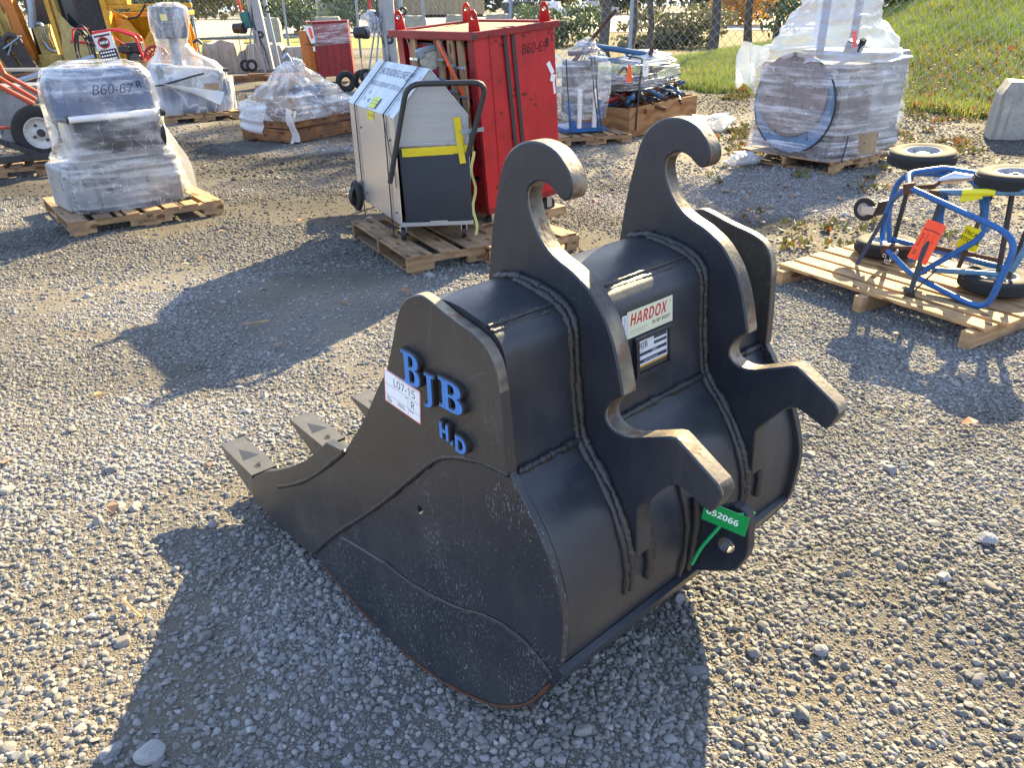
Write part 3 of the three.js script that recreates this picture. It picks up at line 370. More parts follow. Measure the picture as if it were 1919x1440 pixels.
// ---------- excavator bucket: x across its width, y up, z towards the coupler ears ----------
const font = await new FontLoader().loadAsync('fonts/droid/droid_serif_bold.typeface.json');
const fontSans = await new FontLoader().loadAsync('fonts/droid/droid_sans_bold.typeface.json');
const bucket = thing('excavator_bucket', 'black steel excavator bucket with two hooked coupler plates on the gravel', 'excavator bucket', [-0.2032, 0.006, -1.4449], 0.7448);
const BW = 0.92, X1 = 0.22, X2 = 0.664, HT = 0.045;     // width, the two hook plates and their thickness
{
  const upperEdge = [[-1.003, 0.165], [-0.954, 0.201], [-0.890, 0.246], [-0.800, 0.291], [-0.690, 0.355], [-0.582, 0.426], [-0.500, 0.493], [-0.439, 0.548], [-0.345, 0.560], [-0.293, 0.623], [-0.240, 0.688], [-0.192, 0.755], [-0.151, 0.817], [-0.111, 0.872], [-0.078, 0.945], [-0.052, 1.010], [-0.033, 1.043], [-0.010, 1.066], [0.017, 1.080], [0.039, 1.086], [0.062, 1.083], [0.123, 1.066], [0.200, 1.048], [0.229, 1.034], [0.248, 1.012], [0.258, 0.985], [0.269, 0.916], [0.284, 0.784]];
  const weldU = smooth([[-0.636, 0.057], [-0.493, 0.200], [-0.385, 0.301], [-0.260, 0.412], [-0.148, 0.518], [-0.049, 0.617], [0.019, 0.683], [0.060, 0.719], [0.117, 0.749], [0.203, 0.776], [0.284, 0.784]], 40);
  const rear = smooth([[0.284, 0.784], [0.334, 0.724], [0.383, 0.655], [0.418, 0.571], [0.430, 0.514], [0.428, 0.442], [0.419, 0.368], [0.387, 0.300], [0.338, 0.221], [0.285, 0.163], [0.220, 0.115], [0.140, 0.076], [0.032, 0.037], [-0.085, 0.012], [-0.211, -0.002], [-0.303, 0.003], [-0.412, 0.022], [-0.510, 0.045], [-0.636, 0.057]], 60);
  const weldL = smooth([[-0.56, 0.08], [-0.50, 0.19], [-0.42, 0.285], [-0.370, 0.300], [-0.257, 0.283], [-0.136, 0.275], [-0.021, 0.292], [0.106, 0.326], [0.193, 0.364], [0.273, 0.383], [0.339, 0.378], [0.400, 0.352]], 40);
  const wear = [...weldL.slice(16), ...smooth([[0.405, 0.340], [0.387, 0.300], [0.338, 0.219], [0.285, 0.161], [0.220, 0.113], [0.140, 0.073], [0.032, 0.034], [-0.085, 0.010], [-0.211, -0.005], [-0.303, 0.001], [-0.412, 0.02], [-0.510, 0.04], [-0.575, 0.06]], 30), [-0.50, 0.15], [-0.43, 0.24]];
  const up = smooth(upperEdge.slice(8), 90), plateU = [...upperEdge.slice(0, 8), ...up, ...weldU.slice(0, -1).reverse(), [-0.664, 0.051], [-0.901, 0.053], [-1.033, 0.071]];
  const lower = [...weldU, ...rear.slice(1)];
  const bead = (pts, r, s = 1) => tube(smooth(pts, Math.round(pts.length * 6)).map((p, i) => p.map((c) => c + r * 0.28 * (vn(i * 0.9, c * 3, s) - 0.5))), (u, i) => r * (0.62 + 0.62 * vn(i * 0.17, s, 7) + 0.22 * vn(i * 0.9, s, 8)), 0, false, 8);
  for (const far of [0, 1]) {
    const sf = (p) => { if (!far) return p; const s = sstep(0.6, 1, p[1]), f = sstep(-0.9, 0, p[0]); return [p[0] + (0.016 + 0.016 * s) * f, p[1] + 0.018 * s, ...p.slice(2)]; };
    const at = (x, t) => (far ? BW - x - t : x), fx = (x) => (far ? BW - x : x);
    part(bucket, 'side_plate', plateZY(plateU.map(sf), at(0, 0.027), 0.027, 0.002), M.paintDusty);
    part(bucket, 'worn_sunlit_edge', strip(up.map(sf).slice(26, 84).map((p, i, a) => { const q = a[Math.max(0, i - 1)], r = a[Math.min(a.length - 1, i + 1)], l = Math.hypot(r[0] - q[0], r[1] - q[1]); return [p[0] - (r[1] - q[1]) / l * 0.0012, p[1] + (r[0] - q[0]) / l * 0.0012]; }), at(0, 0.027) + 0.002, at(0, 0.027) + 0.025, 0.003), M.edgeWornSunlit);  // dusty worn strip whose pale colour also carries sunlight on the edge
    part(bucket, 'lower_side_plate', plateZY(lower.map(sf), at(0.006, 0.02), 0.02, 0.002, [[-0.029, 0.539, 0.013]]), M.paintScuffed);
    part(bucket, 'side_wear_plate', plateZY(wear.map(sf), at(0.001, 0.008), 0.008, 0.003), M.paintScuffed);
    part(bucket, 'weld_bead', bead(weldU.map((p) => [fx(0.003), p[1], p[0]]), 0.0058, 3), M.weld); part(bucket, 'weld_bead', bead(weldL.slice(16).map((p) => [fx(0.004), p[1] + 0.002, p[0]]), 0.0042, 5), M.weld);
    part(bucket, 'rusty_rim', bead(smooth([[0.402, 0.320], [0.384, 0.288], [0.336, 0.210], [0.285, 0.156], [0.220, 0.106], [0.140, 0.066], [0.032, 0.026], [-0.085, 0.003], [-0.211, -0.009], [-0.303, -0.004], [-0.412, 0.013], [-0.510, 0.034], [-0.575, 0.055]], 30).map((p) => [fx(0.003), p[1], p[0]]), 0.0042, 15), M.rust);
    part(bucket, 'weld_bead', bead([[-0.800, 0.233], [-0.711, 0.281], [-0.579, 0.367], [-0.480, 0.444], [-0.395, 0.516], [-0.345, 0.560]].map((p) => [fx(0.001), p[1], p[0]]), 0.007, 9), M.weld);
  }
  // curved back skin, heel plate and floor
  part(bucket, 'back_shell', strip(smooth([[0.280, 0.786], [0.301, 0.755], [0.334, 0.722], [0.361, 0.690], [0.383, 0.655], [0.403, 0.613], [0.418, 0.571], [0.428, 0.514], [0.427, 0.442], [0.417, 0.368], [0.385, 0.30], [0.33, 0.225], [0.26, 0.155], [0.16, 0.095]], 40), 0.026, BW - 0.026, 0.016), M.paint);
  part(bucket, 'heel_plate', strip(smooth([[0.436, 0.372], [0.424, 0.345], [0.398, 0.296], [0.348, 0.216], [0.292, 0.155], [0.225, 0.107], [0.143, 0.067], [0.032, 0.029], [-0.085, 0.005], [-0.211, -0.009], [-0.303, -0.004], [-0.412, 0.015]], 44), 0.004, BW - 0.004, 0.016), M.paint);
  part(bucket, 'floor_plate', strip([[0.16, 0.086], [0.03, 0.045], [-0.085, 0.02], [-0.211, 0.006], [-0.303, 0.011], [-0.42, 0.03], [-0.64, 0.056], [-0.9, 0.06]], 0.026, BW - 0.026, 0.016), M.paint);
  part(bucket, 'cutting_edge', plateZY([[-0.86, 0.054], [-1.05, 0.076], [-1.07, 0.09], [-1.05, 0.115], [-0.86, 0.095]], 0.004, BW - 0.008, 0.004), M.paintDusty);
  // closed box beam across the top
  const box = smooth([[0.281, 0.783], [0.274, 0.83], [0.264, 0.90], [0.258, 0.972], [0.250, 1.022], [0.232, 1.048], [0.205, 1.062], [0.166, 1.072], [0.119, 1.080], [0.075, 1.080], [0.02, 1.066], [-0.025, 1.03], [-0.045, 0.96], [0.02, 0.82], [0.16, 0.70]], 60);
  const segs = [[0.027, X1, 0], [X1 + HT, X2, 0], [X2 + HT, BW - 0.027, 0.05]];
  for (const [a, e, drop] of segs) part(bucket, 'box_beam', toCreasedNormals(plateZY(box.map((p) => [p[0] - drop * 0.4 * sstep(0.78, 1, p[1]), p[1] - drop * sstep(0.85, 1.05, p[1])]), a, e - a, 0), 0.6), M.paint);
  const across = (z, y, r, s, lbl) => { for (const [a, b] of y > 1 ? [[0.027, X1], [X1 + HT, X2]] : [[0.027, X1], [X1 + HT, X2], [X2 + HT, BW - 0.027]]) { const n = 14, pts = []; for (let k = 0; k <= n; k++) pts.push([a + (b - a) * k / n, y + 0.0015 * vn(k, s, 2), z + 0.002 * (vn(k * 1.3, s, 4) - 0.5)]); part(bucket, 'weld_bead', bead(pts, r, s), M.weld); } };
  across(0.207, 1.0605, 0.0045, 11); across(0.219, 1.0535, 0.0042, 12); across(0.286, 0.781, 0.009, 13);
  // hook plates
  const hook = [[-0.04, 0.92], [-0.014, 1.038], [-0.001, 1.135], [0.008, 1.184], [0.023, 1.248], [0.034, 1.289], [0.048, 1.318], [0.068, 1.339], [0.096, 1.354], [0.127, 1.360], [0.156, 1.358], [0.186, 1.348], [0.207, 1.331], [0.224, 1.312], [0.232, 1.293], [0.230, 1.277], [0.221, 1.266], [0.209, 1.262], [0.197, 1.267], [0.183, 1.278], [0.168, 1.286], [0.154, 1.289], [0.141, 1.288], [0.128, 1.282], [0.117, 1.272], [0.112, 1.256], [0.115, 1.235], [0.124, 1.212], [0.137, 1.189], [0.154, 1.168], [0.174, 1.152], [0.201, 1.139], [0.231, 1.128], [0.254, 1.116], [0.279, 1.101], [0.301, 1.080], [0.328, 1.046], [0.345, 1.012], [0.359, 0.974], [0.375, 0.916]];
  const notch = smooth([[0.375, 0.909], [0.357, 0.896], [0.343, 0.876], [0.336, 0.855], [0.342, 0.837], [0.358, 0.826], [0.382, 0.822], [0.407, 0.827]], 16);
  const ear = [[0.492, 0.866], [0.505, 0.869], [0.515, 0.864], [0.604, 0.813], [0.612, 0.803], [0.614, 0.793], [0.611, 0.780], [0.602, 0.756], [0.594, 0.747], [0.585, 0.749], [0.532, 0.769], [0.521, 0.771], [0.510, 0.768], [0.493, 0.755], [0.458, 0.711], [0.437, 0.683], [0.432, 0.671], [0.440, 0.556]];
  const outline = [...smooth(hook, 110), ...notch, ...ear, [0.41, 0.53], [0.38, 0.62], [0.32, 0.70], [0.25, 0.78], [0.2, 0.95], [0.1, 0.98]];
  const contour = smooth([[0.02, 1.066], [0.075, 1.081], [0.119, 1.081], [0.166, 1.073], [0.205, 1.063], [0.232, 1.049], [0.250, 1.023], [0.258, 0.972], [0.264, 0.90], [0.274, 0.83], [0.283, 0.785], [0.303, 0.755], [0.336, 0.722], [0.385, 0.655], [0.420, 0.571], [0.430, 0.514], [0.430, 0.462]], 44);
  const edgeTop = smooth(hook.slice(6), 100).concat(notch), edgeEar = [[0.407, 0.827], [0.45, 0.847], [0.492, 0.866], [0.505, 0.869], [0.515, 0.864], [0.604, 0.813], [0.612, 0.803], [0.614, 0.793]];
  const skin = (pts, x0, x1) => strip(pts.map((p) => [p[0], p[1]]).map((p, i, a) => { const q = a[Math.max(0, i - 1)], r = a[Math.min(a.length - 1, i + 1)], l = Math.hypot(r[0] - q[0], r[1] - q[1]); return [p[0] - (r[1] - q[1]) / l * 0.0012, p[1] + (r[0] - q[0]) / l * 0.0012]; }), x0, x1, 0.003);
  for (const X of [X1, X2]) {
    const h = part(bucket, 'hook_plate', toCreasedNormals(plateZY(outline, X, HT, 0.003), 0.5), M.paint);
    for (const [s, o] of [[-1, 0], [1, HT]]) { part(h, 'weld_bead', bead(contour.map((p) => [X + o + s * 0.007, p[1] + 0.004, p[0] + 0.002]), 0.0095, 20 + o * 100), M.weld); part(h, 'weld_bead', bead(contour.slice(4).map((p) => [X + o + s * 0.021, p[1] + 0.002, p[0] - 0.001]), 0.008, 24 + o * 100), M.weld); }
    part(h, 'worn_sunlit_edge', skin(edgeTop, X + 0.003, X + HT - 0.003), M.edgeWornSunlit); part(h, 'worn_sunlit_edge', skin(edgeEar, X + 0.003, X + HT - 0.003), M.edgeWornSunlit);  // worn dusty strips, coloured lighter to read as edges in sun
  }
  // lifting eye
  const eye = [[0.40, 0.36], [0.433, 0.378], [0.533, 0.436], [0.545, 0.448], [0.562, 0.490], [0.565, 0.515], [0.556, 0.590], [0.549, 0.603], [0.533, 0.610], [0.516, 0.610], [0.47, 0.575], [0.40, 0.56]];
  const eyePart = part(bucket, 'lifting_eye', plateZY(eye, 0.452, 0.028, 0.003, [[0.512, 0.497, 0.019], [0.527, 0.556, 0.013]]), M.paint);
  for (const s of [0.446, 0.486]) part(eyePart, 'weld_bead', bead([[s, 0.585, 0.425], [s, 0.52, 0.432], [s, 0.46, 0.430], [s, 0.385, 0.424]], 0.010, 31), M.weld);
  for (const s of [0.412, 0.52]) part(bucket, 'weld_bead', bead([[s, 0.66, 0.390], [s, 0.57, 0.423], [s, 0.5, 0.432], [s, 0.43, 0.428], [s, 0.38, 0.422]], 0.008, 33), M.weld);
  // teeth on adapters
  const tooth = (W) => {  // from the socket (z = 0) to the tip at z = -0.25
    const p = [[-W / 2, 0.105, 0], [W / 2, 0.105, 0], [W / 2, 0, 0], [-W / 2, 0, 0], [-W / 2, 0.112, -0.085], [W / 2, 0.112, -0.085], [-W * 0.46, 0.119, -0.245], [W * 0.46, 0.119, -0.245], [W * 0.46, 0.108, -0.252], [-W * 0.46, 0.108, -0.252], [-W * 0.5, 0.022, -0.06], [W * 0.5, 0.022, -0.06]];
    const f = [[0, 3, 2], [0, 2, 1], [0, 1, 5], [0, 5, 4], [6, 7, 8], [6, 8, 9], [9, 8, 11], [9, 11, 10], [10, 11, 2], [10, 2, 3], [0, 4, 10], [0, 10, 3], [4, 6, 9], [4, 9, 10], [1, 2, 11], [1, 11, 5], [5, 11, 8], [5, 8, 7]];
    const n0 = p.length; p.push([-W * 0.36, 0.1125, -0.095], [W * 0.36, 0.1125, -0.095], [-W * 0.30, 0.0965, -0.100], [-W * 0.1, 0.1165, -0.175]);   // the hollow on top
    f.push([4, 5, n0 + 1], [4, n0 + 1, n0], [n0, n0 + 1, n0 + 2], [n0, n0 + 2, n0 + 3], [n0 + 2, n0 + 1, n0 + 3], [4, n0, n0 + 3], [4, n0 + 3, 6], [5, n0 + 3, n0 + 1], [5, 7, n0 + 3], [6, n0 + 3, 7]);
    const g = new THREE.BufferGeometry(); g.setAttribute('position', new THREE.Float32BufferAttribute(f.flat().flatMap((i) => p[i]), 3)); g.computeVertexNormals(); return uvm(clean(g), 0.8);
  };
  for (let k = 0; k < 4; k++) {
    const x = 0.047 + k * 0.272, t = part(bucket, 'tooth', tooth(0.092), M.toothSteel); t.position.set(x - (k === 3 ? 0.0 : 0), 0.072, -1.005);
    const a = part(t, 'tooth_adapter', plateZY([[0.003, 0.004], [0.003, 0.098], [0.07, 0.092], [0.20, 0.04], [0.20, 0.01], [0.05, -0.012]], -0.041, 0.082, 0.003), M.toothSteel);
    part(t, 'tooth_mark', [tube([[0, 0.1115, -0.028], [0.012, 0.1122, -0.040], [0, 0.1130, -0.052], [-0.012, 0.1122, -0.040]], 0.0013, 0, true, 5), tube([[0.004, 0.1120, -0.036], [-0.003, 0.1123, -0.037], [0.003, 0.1126, -0.043], [-0.004, 0.1128, -0.044]], 0.0011, 0, false, 5)], M.weld);
  }
  // raised letters on the near side plate: right is +z, up is +y, facing -x
  const onSide = (o) => { o.matrixAutoUpdate = true; o.rotation.y = -Math.PI / 2; return o; };
  const letter = (ch, f, size, z, y, grow = 1) => {
    const mk = (d, bev) => { const g = new TextGeometry(ch, { font: f, size, depth: d, curveSegments: 8, bevelEnabled: bev > 0, bevelSize: bev, bevelThickness: 0.001, bevelSegments: 1 }); g.scale(grow, 1, 1); return g; };
    const b = onSide(part(bucket, 'raised_letter', uvm(mk(0.013, 0.0026), 0.8), M.weld)); b.position.set(-0.0005, y, z);
    const face = part(b, 'letter_face', uvm(mk(0.0012, 0), 0.8), M.letterBlue); face.position.z = 0.0148;
  };
  letter('B', font, 0.074, -0.024, 0.884, 0.95); letter('J', font, 0.058, 0.054, 0.872, 1.1); letter('B', font, 0.066, 0.098, 0.872, 1.3);
  letter('H', fontSans, 0.037, 0.092, 0.797, 1.0); letter('.', fontSans, 0.034, 0.128, 0.794); letter('D', fontSans, 0.037, 0.141, 0.786, 1.15);
  // stickers and plates
  const lot = printMat(512, 330, (x, w, h) => {
    x.fillStyle = '#d2402f'; x.fillRect(0, 0, w, h); x.fillStyle = '#eef1f3'; x.fillRect(9, 9, w - 18, h - 18); x.strokeStyle = '#333'; x.lineWidth = 3;
    for (const [a, b, c, d] of [[9, 140, 503, 140], [9, 245, 503, 245], [340, 140, 340, 321], [160, 20, 490, 20]]) { x.beginPath(); x.moveTo(a, b); x.lineTo(c, d); x.stroke(); }
    x.fillStyle = '#15151a'; x.font = '104px sans-serif'; x.save(); x.rotate(-0.02); x.fillText('L07-15', 128, 122); x.restore(); x.font = '96px sans-serif'; x.fillText('R', 372, 228); x.fillStyle = '#555'; for (const [a, b, c] of [[30, 262, 60], [30, 282, 80], [30, 302, 70], [190, 262, 90], [190, 282, 110], [350, 258, 70], [300, 152, 30]]) x.fillRect(a, b, c, 8);
  });
  const lp = part(bucket, 'lot_sticker', sheet(0.132, 0.084, 0.0012), lot, 'white lot sticker with red border reading L07-15 R'); lp.rotation.set(0, -Math.PI / 2, 0); lp.rotateZ(-0.085); lp.position.set(-0.0012, 0.832, -0.052);
  const hx = printMat(512, 190, (x, w, h) => { x.fillStyle = '#cfd0b4'; x.fillRect(0, 0, w, h); x.fillStyle = '#b3182f'; x.font = 'bold italic 118px sans-serif'; x.save(); x.scale(0.86, 1); x.fillText('HARDOX', 22, 106); x.restore(); x.font = '24px sans-serif'; x.fillText('®', 474, 44); x.fillStyle = '#22242a'; x.font = 'bold 36px sans-serif'; x.fillText('IN MY BODY', 270, 152); x.fillStyle = '#7d7f70'; x.fillRect(20, 142, 200, 4); x.fillRect(20, 160, 170, 3); });
  const zAt = (y) => 0.258 + (0.972 - y) * 0.085;
  const h1 = part(bucket, 'steel_sticker', sheet(0.158, 0.060, 0.001), hx, 'cream sticker with red HARDOX lettering'); h1.position.set(0.452, 0.978, zAt(0.978) + 0.0012); h1.rotation.x = -0.09;
  const sn = printMat(64, 190, (x, w, h) => { x.fillStyle = '#c9cdd6'; x.fillRect(0, 0, w, h); x.save(); x.translate(44, 182); x.rotate(-Math.PI / 2); x.fillStyle = '#444b5a'; x.font = '30px sans-serif'; x.fillText('SSAB CS197885', 0, 0, 172); x.restore(); });
  const h2 = part(bucket, 'serial_strip', sheet(0.016, 0.062, 0.001), sn); h2.position.set(0.364, 0.972, zAt(0.972) + 0.0012); h2.rotation.x = -0.085;
  const frame = part(bucket, 'nameplate_frame', [bx(0.128, 0.012, 0.014, 0, 0.043, 0), bx(0.128, 0.010, 0.012, 0, -0.043, 0), bx(0.010, 0.082, 0.018, -0.060, 0, 0), bx(0.008, 0.082, 0.012, 0.060, 0, 0)].map((g) => uvm(g, 0.8)), M.paint); frame.position.set(0.456, 0.897, zAt(0.897) + 0.003); frame.rotation.x = -0.10;
  const np = printMat(384, 256, (x, w, h) => { x.fillStyle = '#c9ccd2'; x.fillRect(0, 0, w, h); x.fillStyle = '#2b3545'; for (const [a, b, c, d] of [[215, 8, 160, 24], [215, 52, 160, 24], [8, 104, 368, 26], [8, 160, 368, 30]]) x.fillRect(a, b, c, d); x.fillStyle = '#15161a'; x.font = 'bold 66px serif'; x.fillText('BJB', 24, 70); x.fillStyle = '#dcdfe4'; x.font = '20px sans-serif'; x.fillText('505001', 190, 125); x.fillText('CUST. NO CLN 4.30', 90, 184); x.fillStyle = '#15161a'; x.font = '15px sans-serif'; x.fillText('MODEL', 20, 96); x.fillText('SERIAL', 20, 150); x.fillStyle = '#b9852c'; x.fillRect(0, 206, w, 16); x.fillStyle = '#3d3f36'; x.fillRect(0, 222, w, 40); });
  const pl = part(frame, 'nameplate', sheet(0.110, 0.074, 0.002), np, 'small printed maker plate'); pl.position.set(0, 0, -0.001);
  // tag hanging on the lifting eye
  const tag = thing('green_tag', 'green plastic tag numbered 652066 tied to the lifting eye', 'tag', bucket.position.toArray(), 0.7448);
  const tg = printMat(384, 200, (x, w, h) => { x.fillStyle = '#12934a'; x.fillRect(0, 0, w, h); x.fillStyle = '#f2f6f3'; x.save(); x.rotate(0.05); x.font = 'bold 86px sans-serif'; x.fillText('652066', 30, 116); x.restore(); }, { roughness: 0.35 });
  const tp = part(tag, 'tag_plate', bend(new THREE.BoxGeometry(0.098, 0.050, 0.0016, 10, 1, 1), (v) => { v.z += 0.08 * v.x * v.x; }), tg); tp.position.set(0.412, 0.598, 0.522); tp.rotation.set(0, -Math.PI / 2 + 0.25, 0); tp.rotateZ(-0.10);
  part(tag, 'tie_strap', tube(smooth([[0.424, 0.600, 0.520], [0.420, 0.592, 0.519], [0.412, 0.560, 0.506], [0.398, 0.505, 0.482], [0.392, 0.452, 0.466]], 20), 0.0042, 0, false, 6), M.green);
  part(tag, 'tie_loop', tube(smooth([[0.424, 0.598, 0.524], [0.434, 0.570, 0.535], [0.452, 0.552, 0.534], [0.482, 0.555, 0.531], [0.484, 0.59, 0.55], [0.45, 0.60, 0.54], [0.424, 0.602, 0.524]], 30), 0.0028, 0, false, 6), M.green);
}

// ---------- pallets: x along the stringers, z = -b towards the back ----------
const stampMat = inkMat(512, 170, (x, w, h) => { x.fillStyle = 'rgba(45,28,18,0.85)'; x.font = 'bold 72px monospace'; x.textAlign = 'center'; x.fillText('MAC', w / 2, 66); x.fillText('GENTILLY-2', w / 2, 148); });
function pallet(label, pos, turn, { L = 1.2, W = 1.06, boards, wood = M.wood, stamp = true, group = 'stamped wooden pallets under the loads' } = {}) {
  const t = thing('wooden_pallet', label, 'pallet', pos, turn, group), sh = 0.092, bt = 0.018, y0 = 0.018;
  const notch = [[0, 0], [L * 0.16, 0], [L * 0.16, 0.042], [L * 0.17, 0.05], [L * 0.36, 0.05], [L * 0.37, 0.042], [L * 0.37, 0], [L * 0.64, 0], [L * 0.64, 0.042], [L * 0.65, 0.05], [L * 0.85, 0.05], [L * 0.86, 0.042], [L * 0.86, 0], [L, 0], [L, sh], [0, sh]];
  for (const b of [0.02, W / 2, W - 0.02]) { const g = plateXY(notch, -0.02, 0.04, 0.002); uvm(g, 0.5, 'x', [rnd(), rnd()]); g.translate(0, y0, -b); part(t, 'stringer', g, wood); }
  for (const [a, w] of boards || [[0.075, 0.14], [0.245, 0.11], [0.40, 0.10], [0.55, 0.11], [0.70, 0.10], [0.86, 0.11], [L - 0.12, 0.14]]) { const g = uvm(bx(w, bt, W + R(0, 0.02), 0, 0, 0, 0, R(-0.012, 0.012), R(-0.01, 0.01), 0.003), 0.5, 'z', [rnd(), rnd()]); g.translate(a, y0 + sh + bt / 2, -W / 2); part(t, 'deck_board', g, rnd() < 0.4 ? M.woodGrey : wood); }
  for (const a of [0.07, L / 2, L - 0.07]) { const g = uvm(bx(0.10, bt, W, 0, 0, 0, 0, 0, 0, 0.003), 0.5, 'z', [rnd(), rnd()]); g.translate(a, y0 - bt / 2, -W / 2); part(t, 'bottom_board', g, wood); }
  if (stamp) { const s = part(t, 'stencil_lettering', new THREE.PlaneGeometry(0.24, 0.08), stampMat); s.position.set(L * 0.505, y0 + sh / 2, 0.0012); }
  return t;
}
const P1 = { pos: [-3.415, 0, -5.873], turn: 0.6528 }, P2 = { pos: [-5.243, 0, -12.269], turn: 0.6121 }, PM = { pos: [-0.671, 0, -4.836], turn: 0.5106 }, PB = { pos: [3.254, 0, -7.862], turn: 0.6206 }, P4 = { pos: [0.62, 0, -9.72], turn: 0.30 };
pallet('worn pallet carrying the wrapped blue panelled machine at left', P1.pos, P1.turn, { boards: [[0.072, 0.145], [0.265, 0.125], [0.375, 0.035], [0.47, 0.10], [0.63, 0.12], [0.79, 0.11], [0.945, 0.11], [1.12, 0.145]], W: 1.12 });
pallet('pallet under the wrapped machine with a raised display head', P2.pos, P2.turn);
pallet('pallet under the aluminium box cart, front one of its pair', PM.pos, PM.turn, { boards: [[0.09, 0.18], [0.32, 0.13], [0.50, 0.13], [0.68, 0.13], [0.86, 0.12], [1.10, 0.14]], W: 1.1, wood: M.woodGrey });
pallet('pallet half hidden under the castors of the red tool cabinet', [-0.12, 0, -4.99], 0.58, { W: 1.1, L: 0.74, stamp: false, boards: [[0.09, 0.14], [0.27, 0.11], [0.44, 0.11], [0.64, 0.14]] });
pallet('pallet under the tall wrapped bundle near the fence', PB.pos, PB.turn, { L: 1.33, W: 1.16 });
pallet('pallet under the upright wrapped stand left of the plywood crate', P4.pos, P4.turn, { L: 0.98, W: 0.9 });
pallet('weathered pallet under the orange wheeled cart at the left edge', [-6.0, 0, -7.95], 0.42, { wood: M.woodGrey, stamp: false });
struct; const skidPos = [1.69, 0, -4.63], skidTurn = -1.019;

// film: rings of [y, centre x, centre z, half width, half depth, squareness]; wrinkled
function filmGeo(rows, { nu = 84, nv = 46, turn = 0, wr = 0.012, s = 1, top = true, vfold = 10, hfold = 30, uv = [1.4, 1] } = {}) {
  const c = rows[0].map((_, k) => { const ys = rows.map((r) => r[k]); return (t) => { const f = t * (rows.length - 1), i = Math.min(rows.length - 2, Math.floor(f)), u = f - i, e = u * u * (3 - 2 * u); return ys[i] + (ys[i + 1] - ys[i]) * (k === 0 ? u : 0.5 * e + 0.5 * u); }; });
  const pos = [], uvs = [], idx = [];
  for (let j = 0; j <= nv; j++) { const t = j / nv, y = c[0](t), cx = c[1](t), cz = c[2](t), hw = c[3](t), hd = c[4](t), p = c[5](t); for (let i = 0; i <= nu; i++) {
    const a = 2 * Math.PI * i / nu + turn, ca = Math.cos(a), sa = Math.sin(a), q = Math.pow(Math.pow(Math.abs(ca), p) + Math.pow(Math.abs(sa), p), -1 / p), ii = i % nu;
    const n = wr * (1.3 * (fbm(ii / nu * vfold, t * 5, 3, s, vfold, 0) - 0.5) + 1.2 * (fbm(ii / nu * 6 , t * hfold * 0.5 + 0.6 * ii / nu, 2, s + 5, 6, 0) - 0.5) + 0.6 * (fbm(ii / nu * 30, t * 20, 2, s + 9, 30, 0) - 0.5));
    pos.push(cx + (hw + n) * ca * q, y + n * 0.5, cz + (hd + n) * sa * q); uvs.push(uv[0] * i / nu * 2, uv[1] * t);
  } }
  for (let j = 0; j < nv; j++) for (let i = 0; i < nu; i++) { const a = j * (nu + 1) + i, b = a + nu + 1; idx.push(a, b, a + 1, a + 1, b, b + 1); }
  if (top) { const k = pos.length / 3, b = nv * (nu + 1); pos.push(c[1](1), c[0](1) + wr * 0.3, c[2](1)); uvs.push(0.5, uv[1]); for (let i = 0; i < nu; i++) idx.push(b + i, k, b + i + 1); }
  const g = new THREE.BufferGeometry(); g.setAttribute('position', new THREE.Float32BufferAttribute(pos, 3)); g.setAttribute('uv', new THREE.Float32BufferAttribute(uvs, 2)); g.setIndex(idx); g.computeVertexNormals(); return g;
}
const flap = (pts, f, nu = 14, nv = 14) => quad(...pts, nu, nv, f);
const handM = (w, h, txt, size, o = {}) => inkMat(w, h, (x) => { x.strokeStyle = x.fillStyle = o.c || 'rgba(18,18,40,0.9)'; x.font = `${o.style || 'italic'} ${size}px sans-serif`; const l = [].concat(txt); l.forEach((t, i) => x.fillText(t, 10, size * (1.05 + i * 1.15))); if (o.sup) { x.font = `bold ${size * 0.8}px sans-serif`; x.fillText(o.sup, w - size * 0.72, size * 0.75); } });

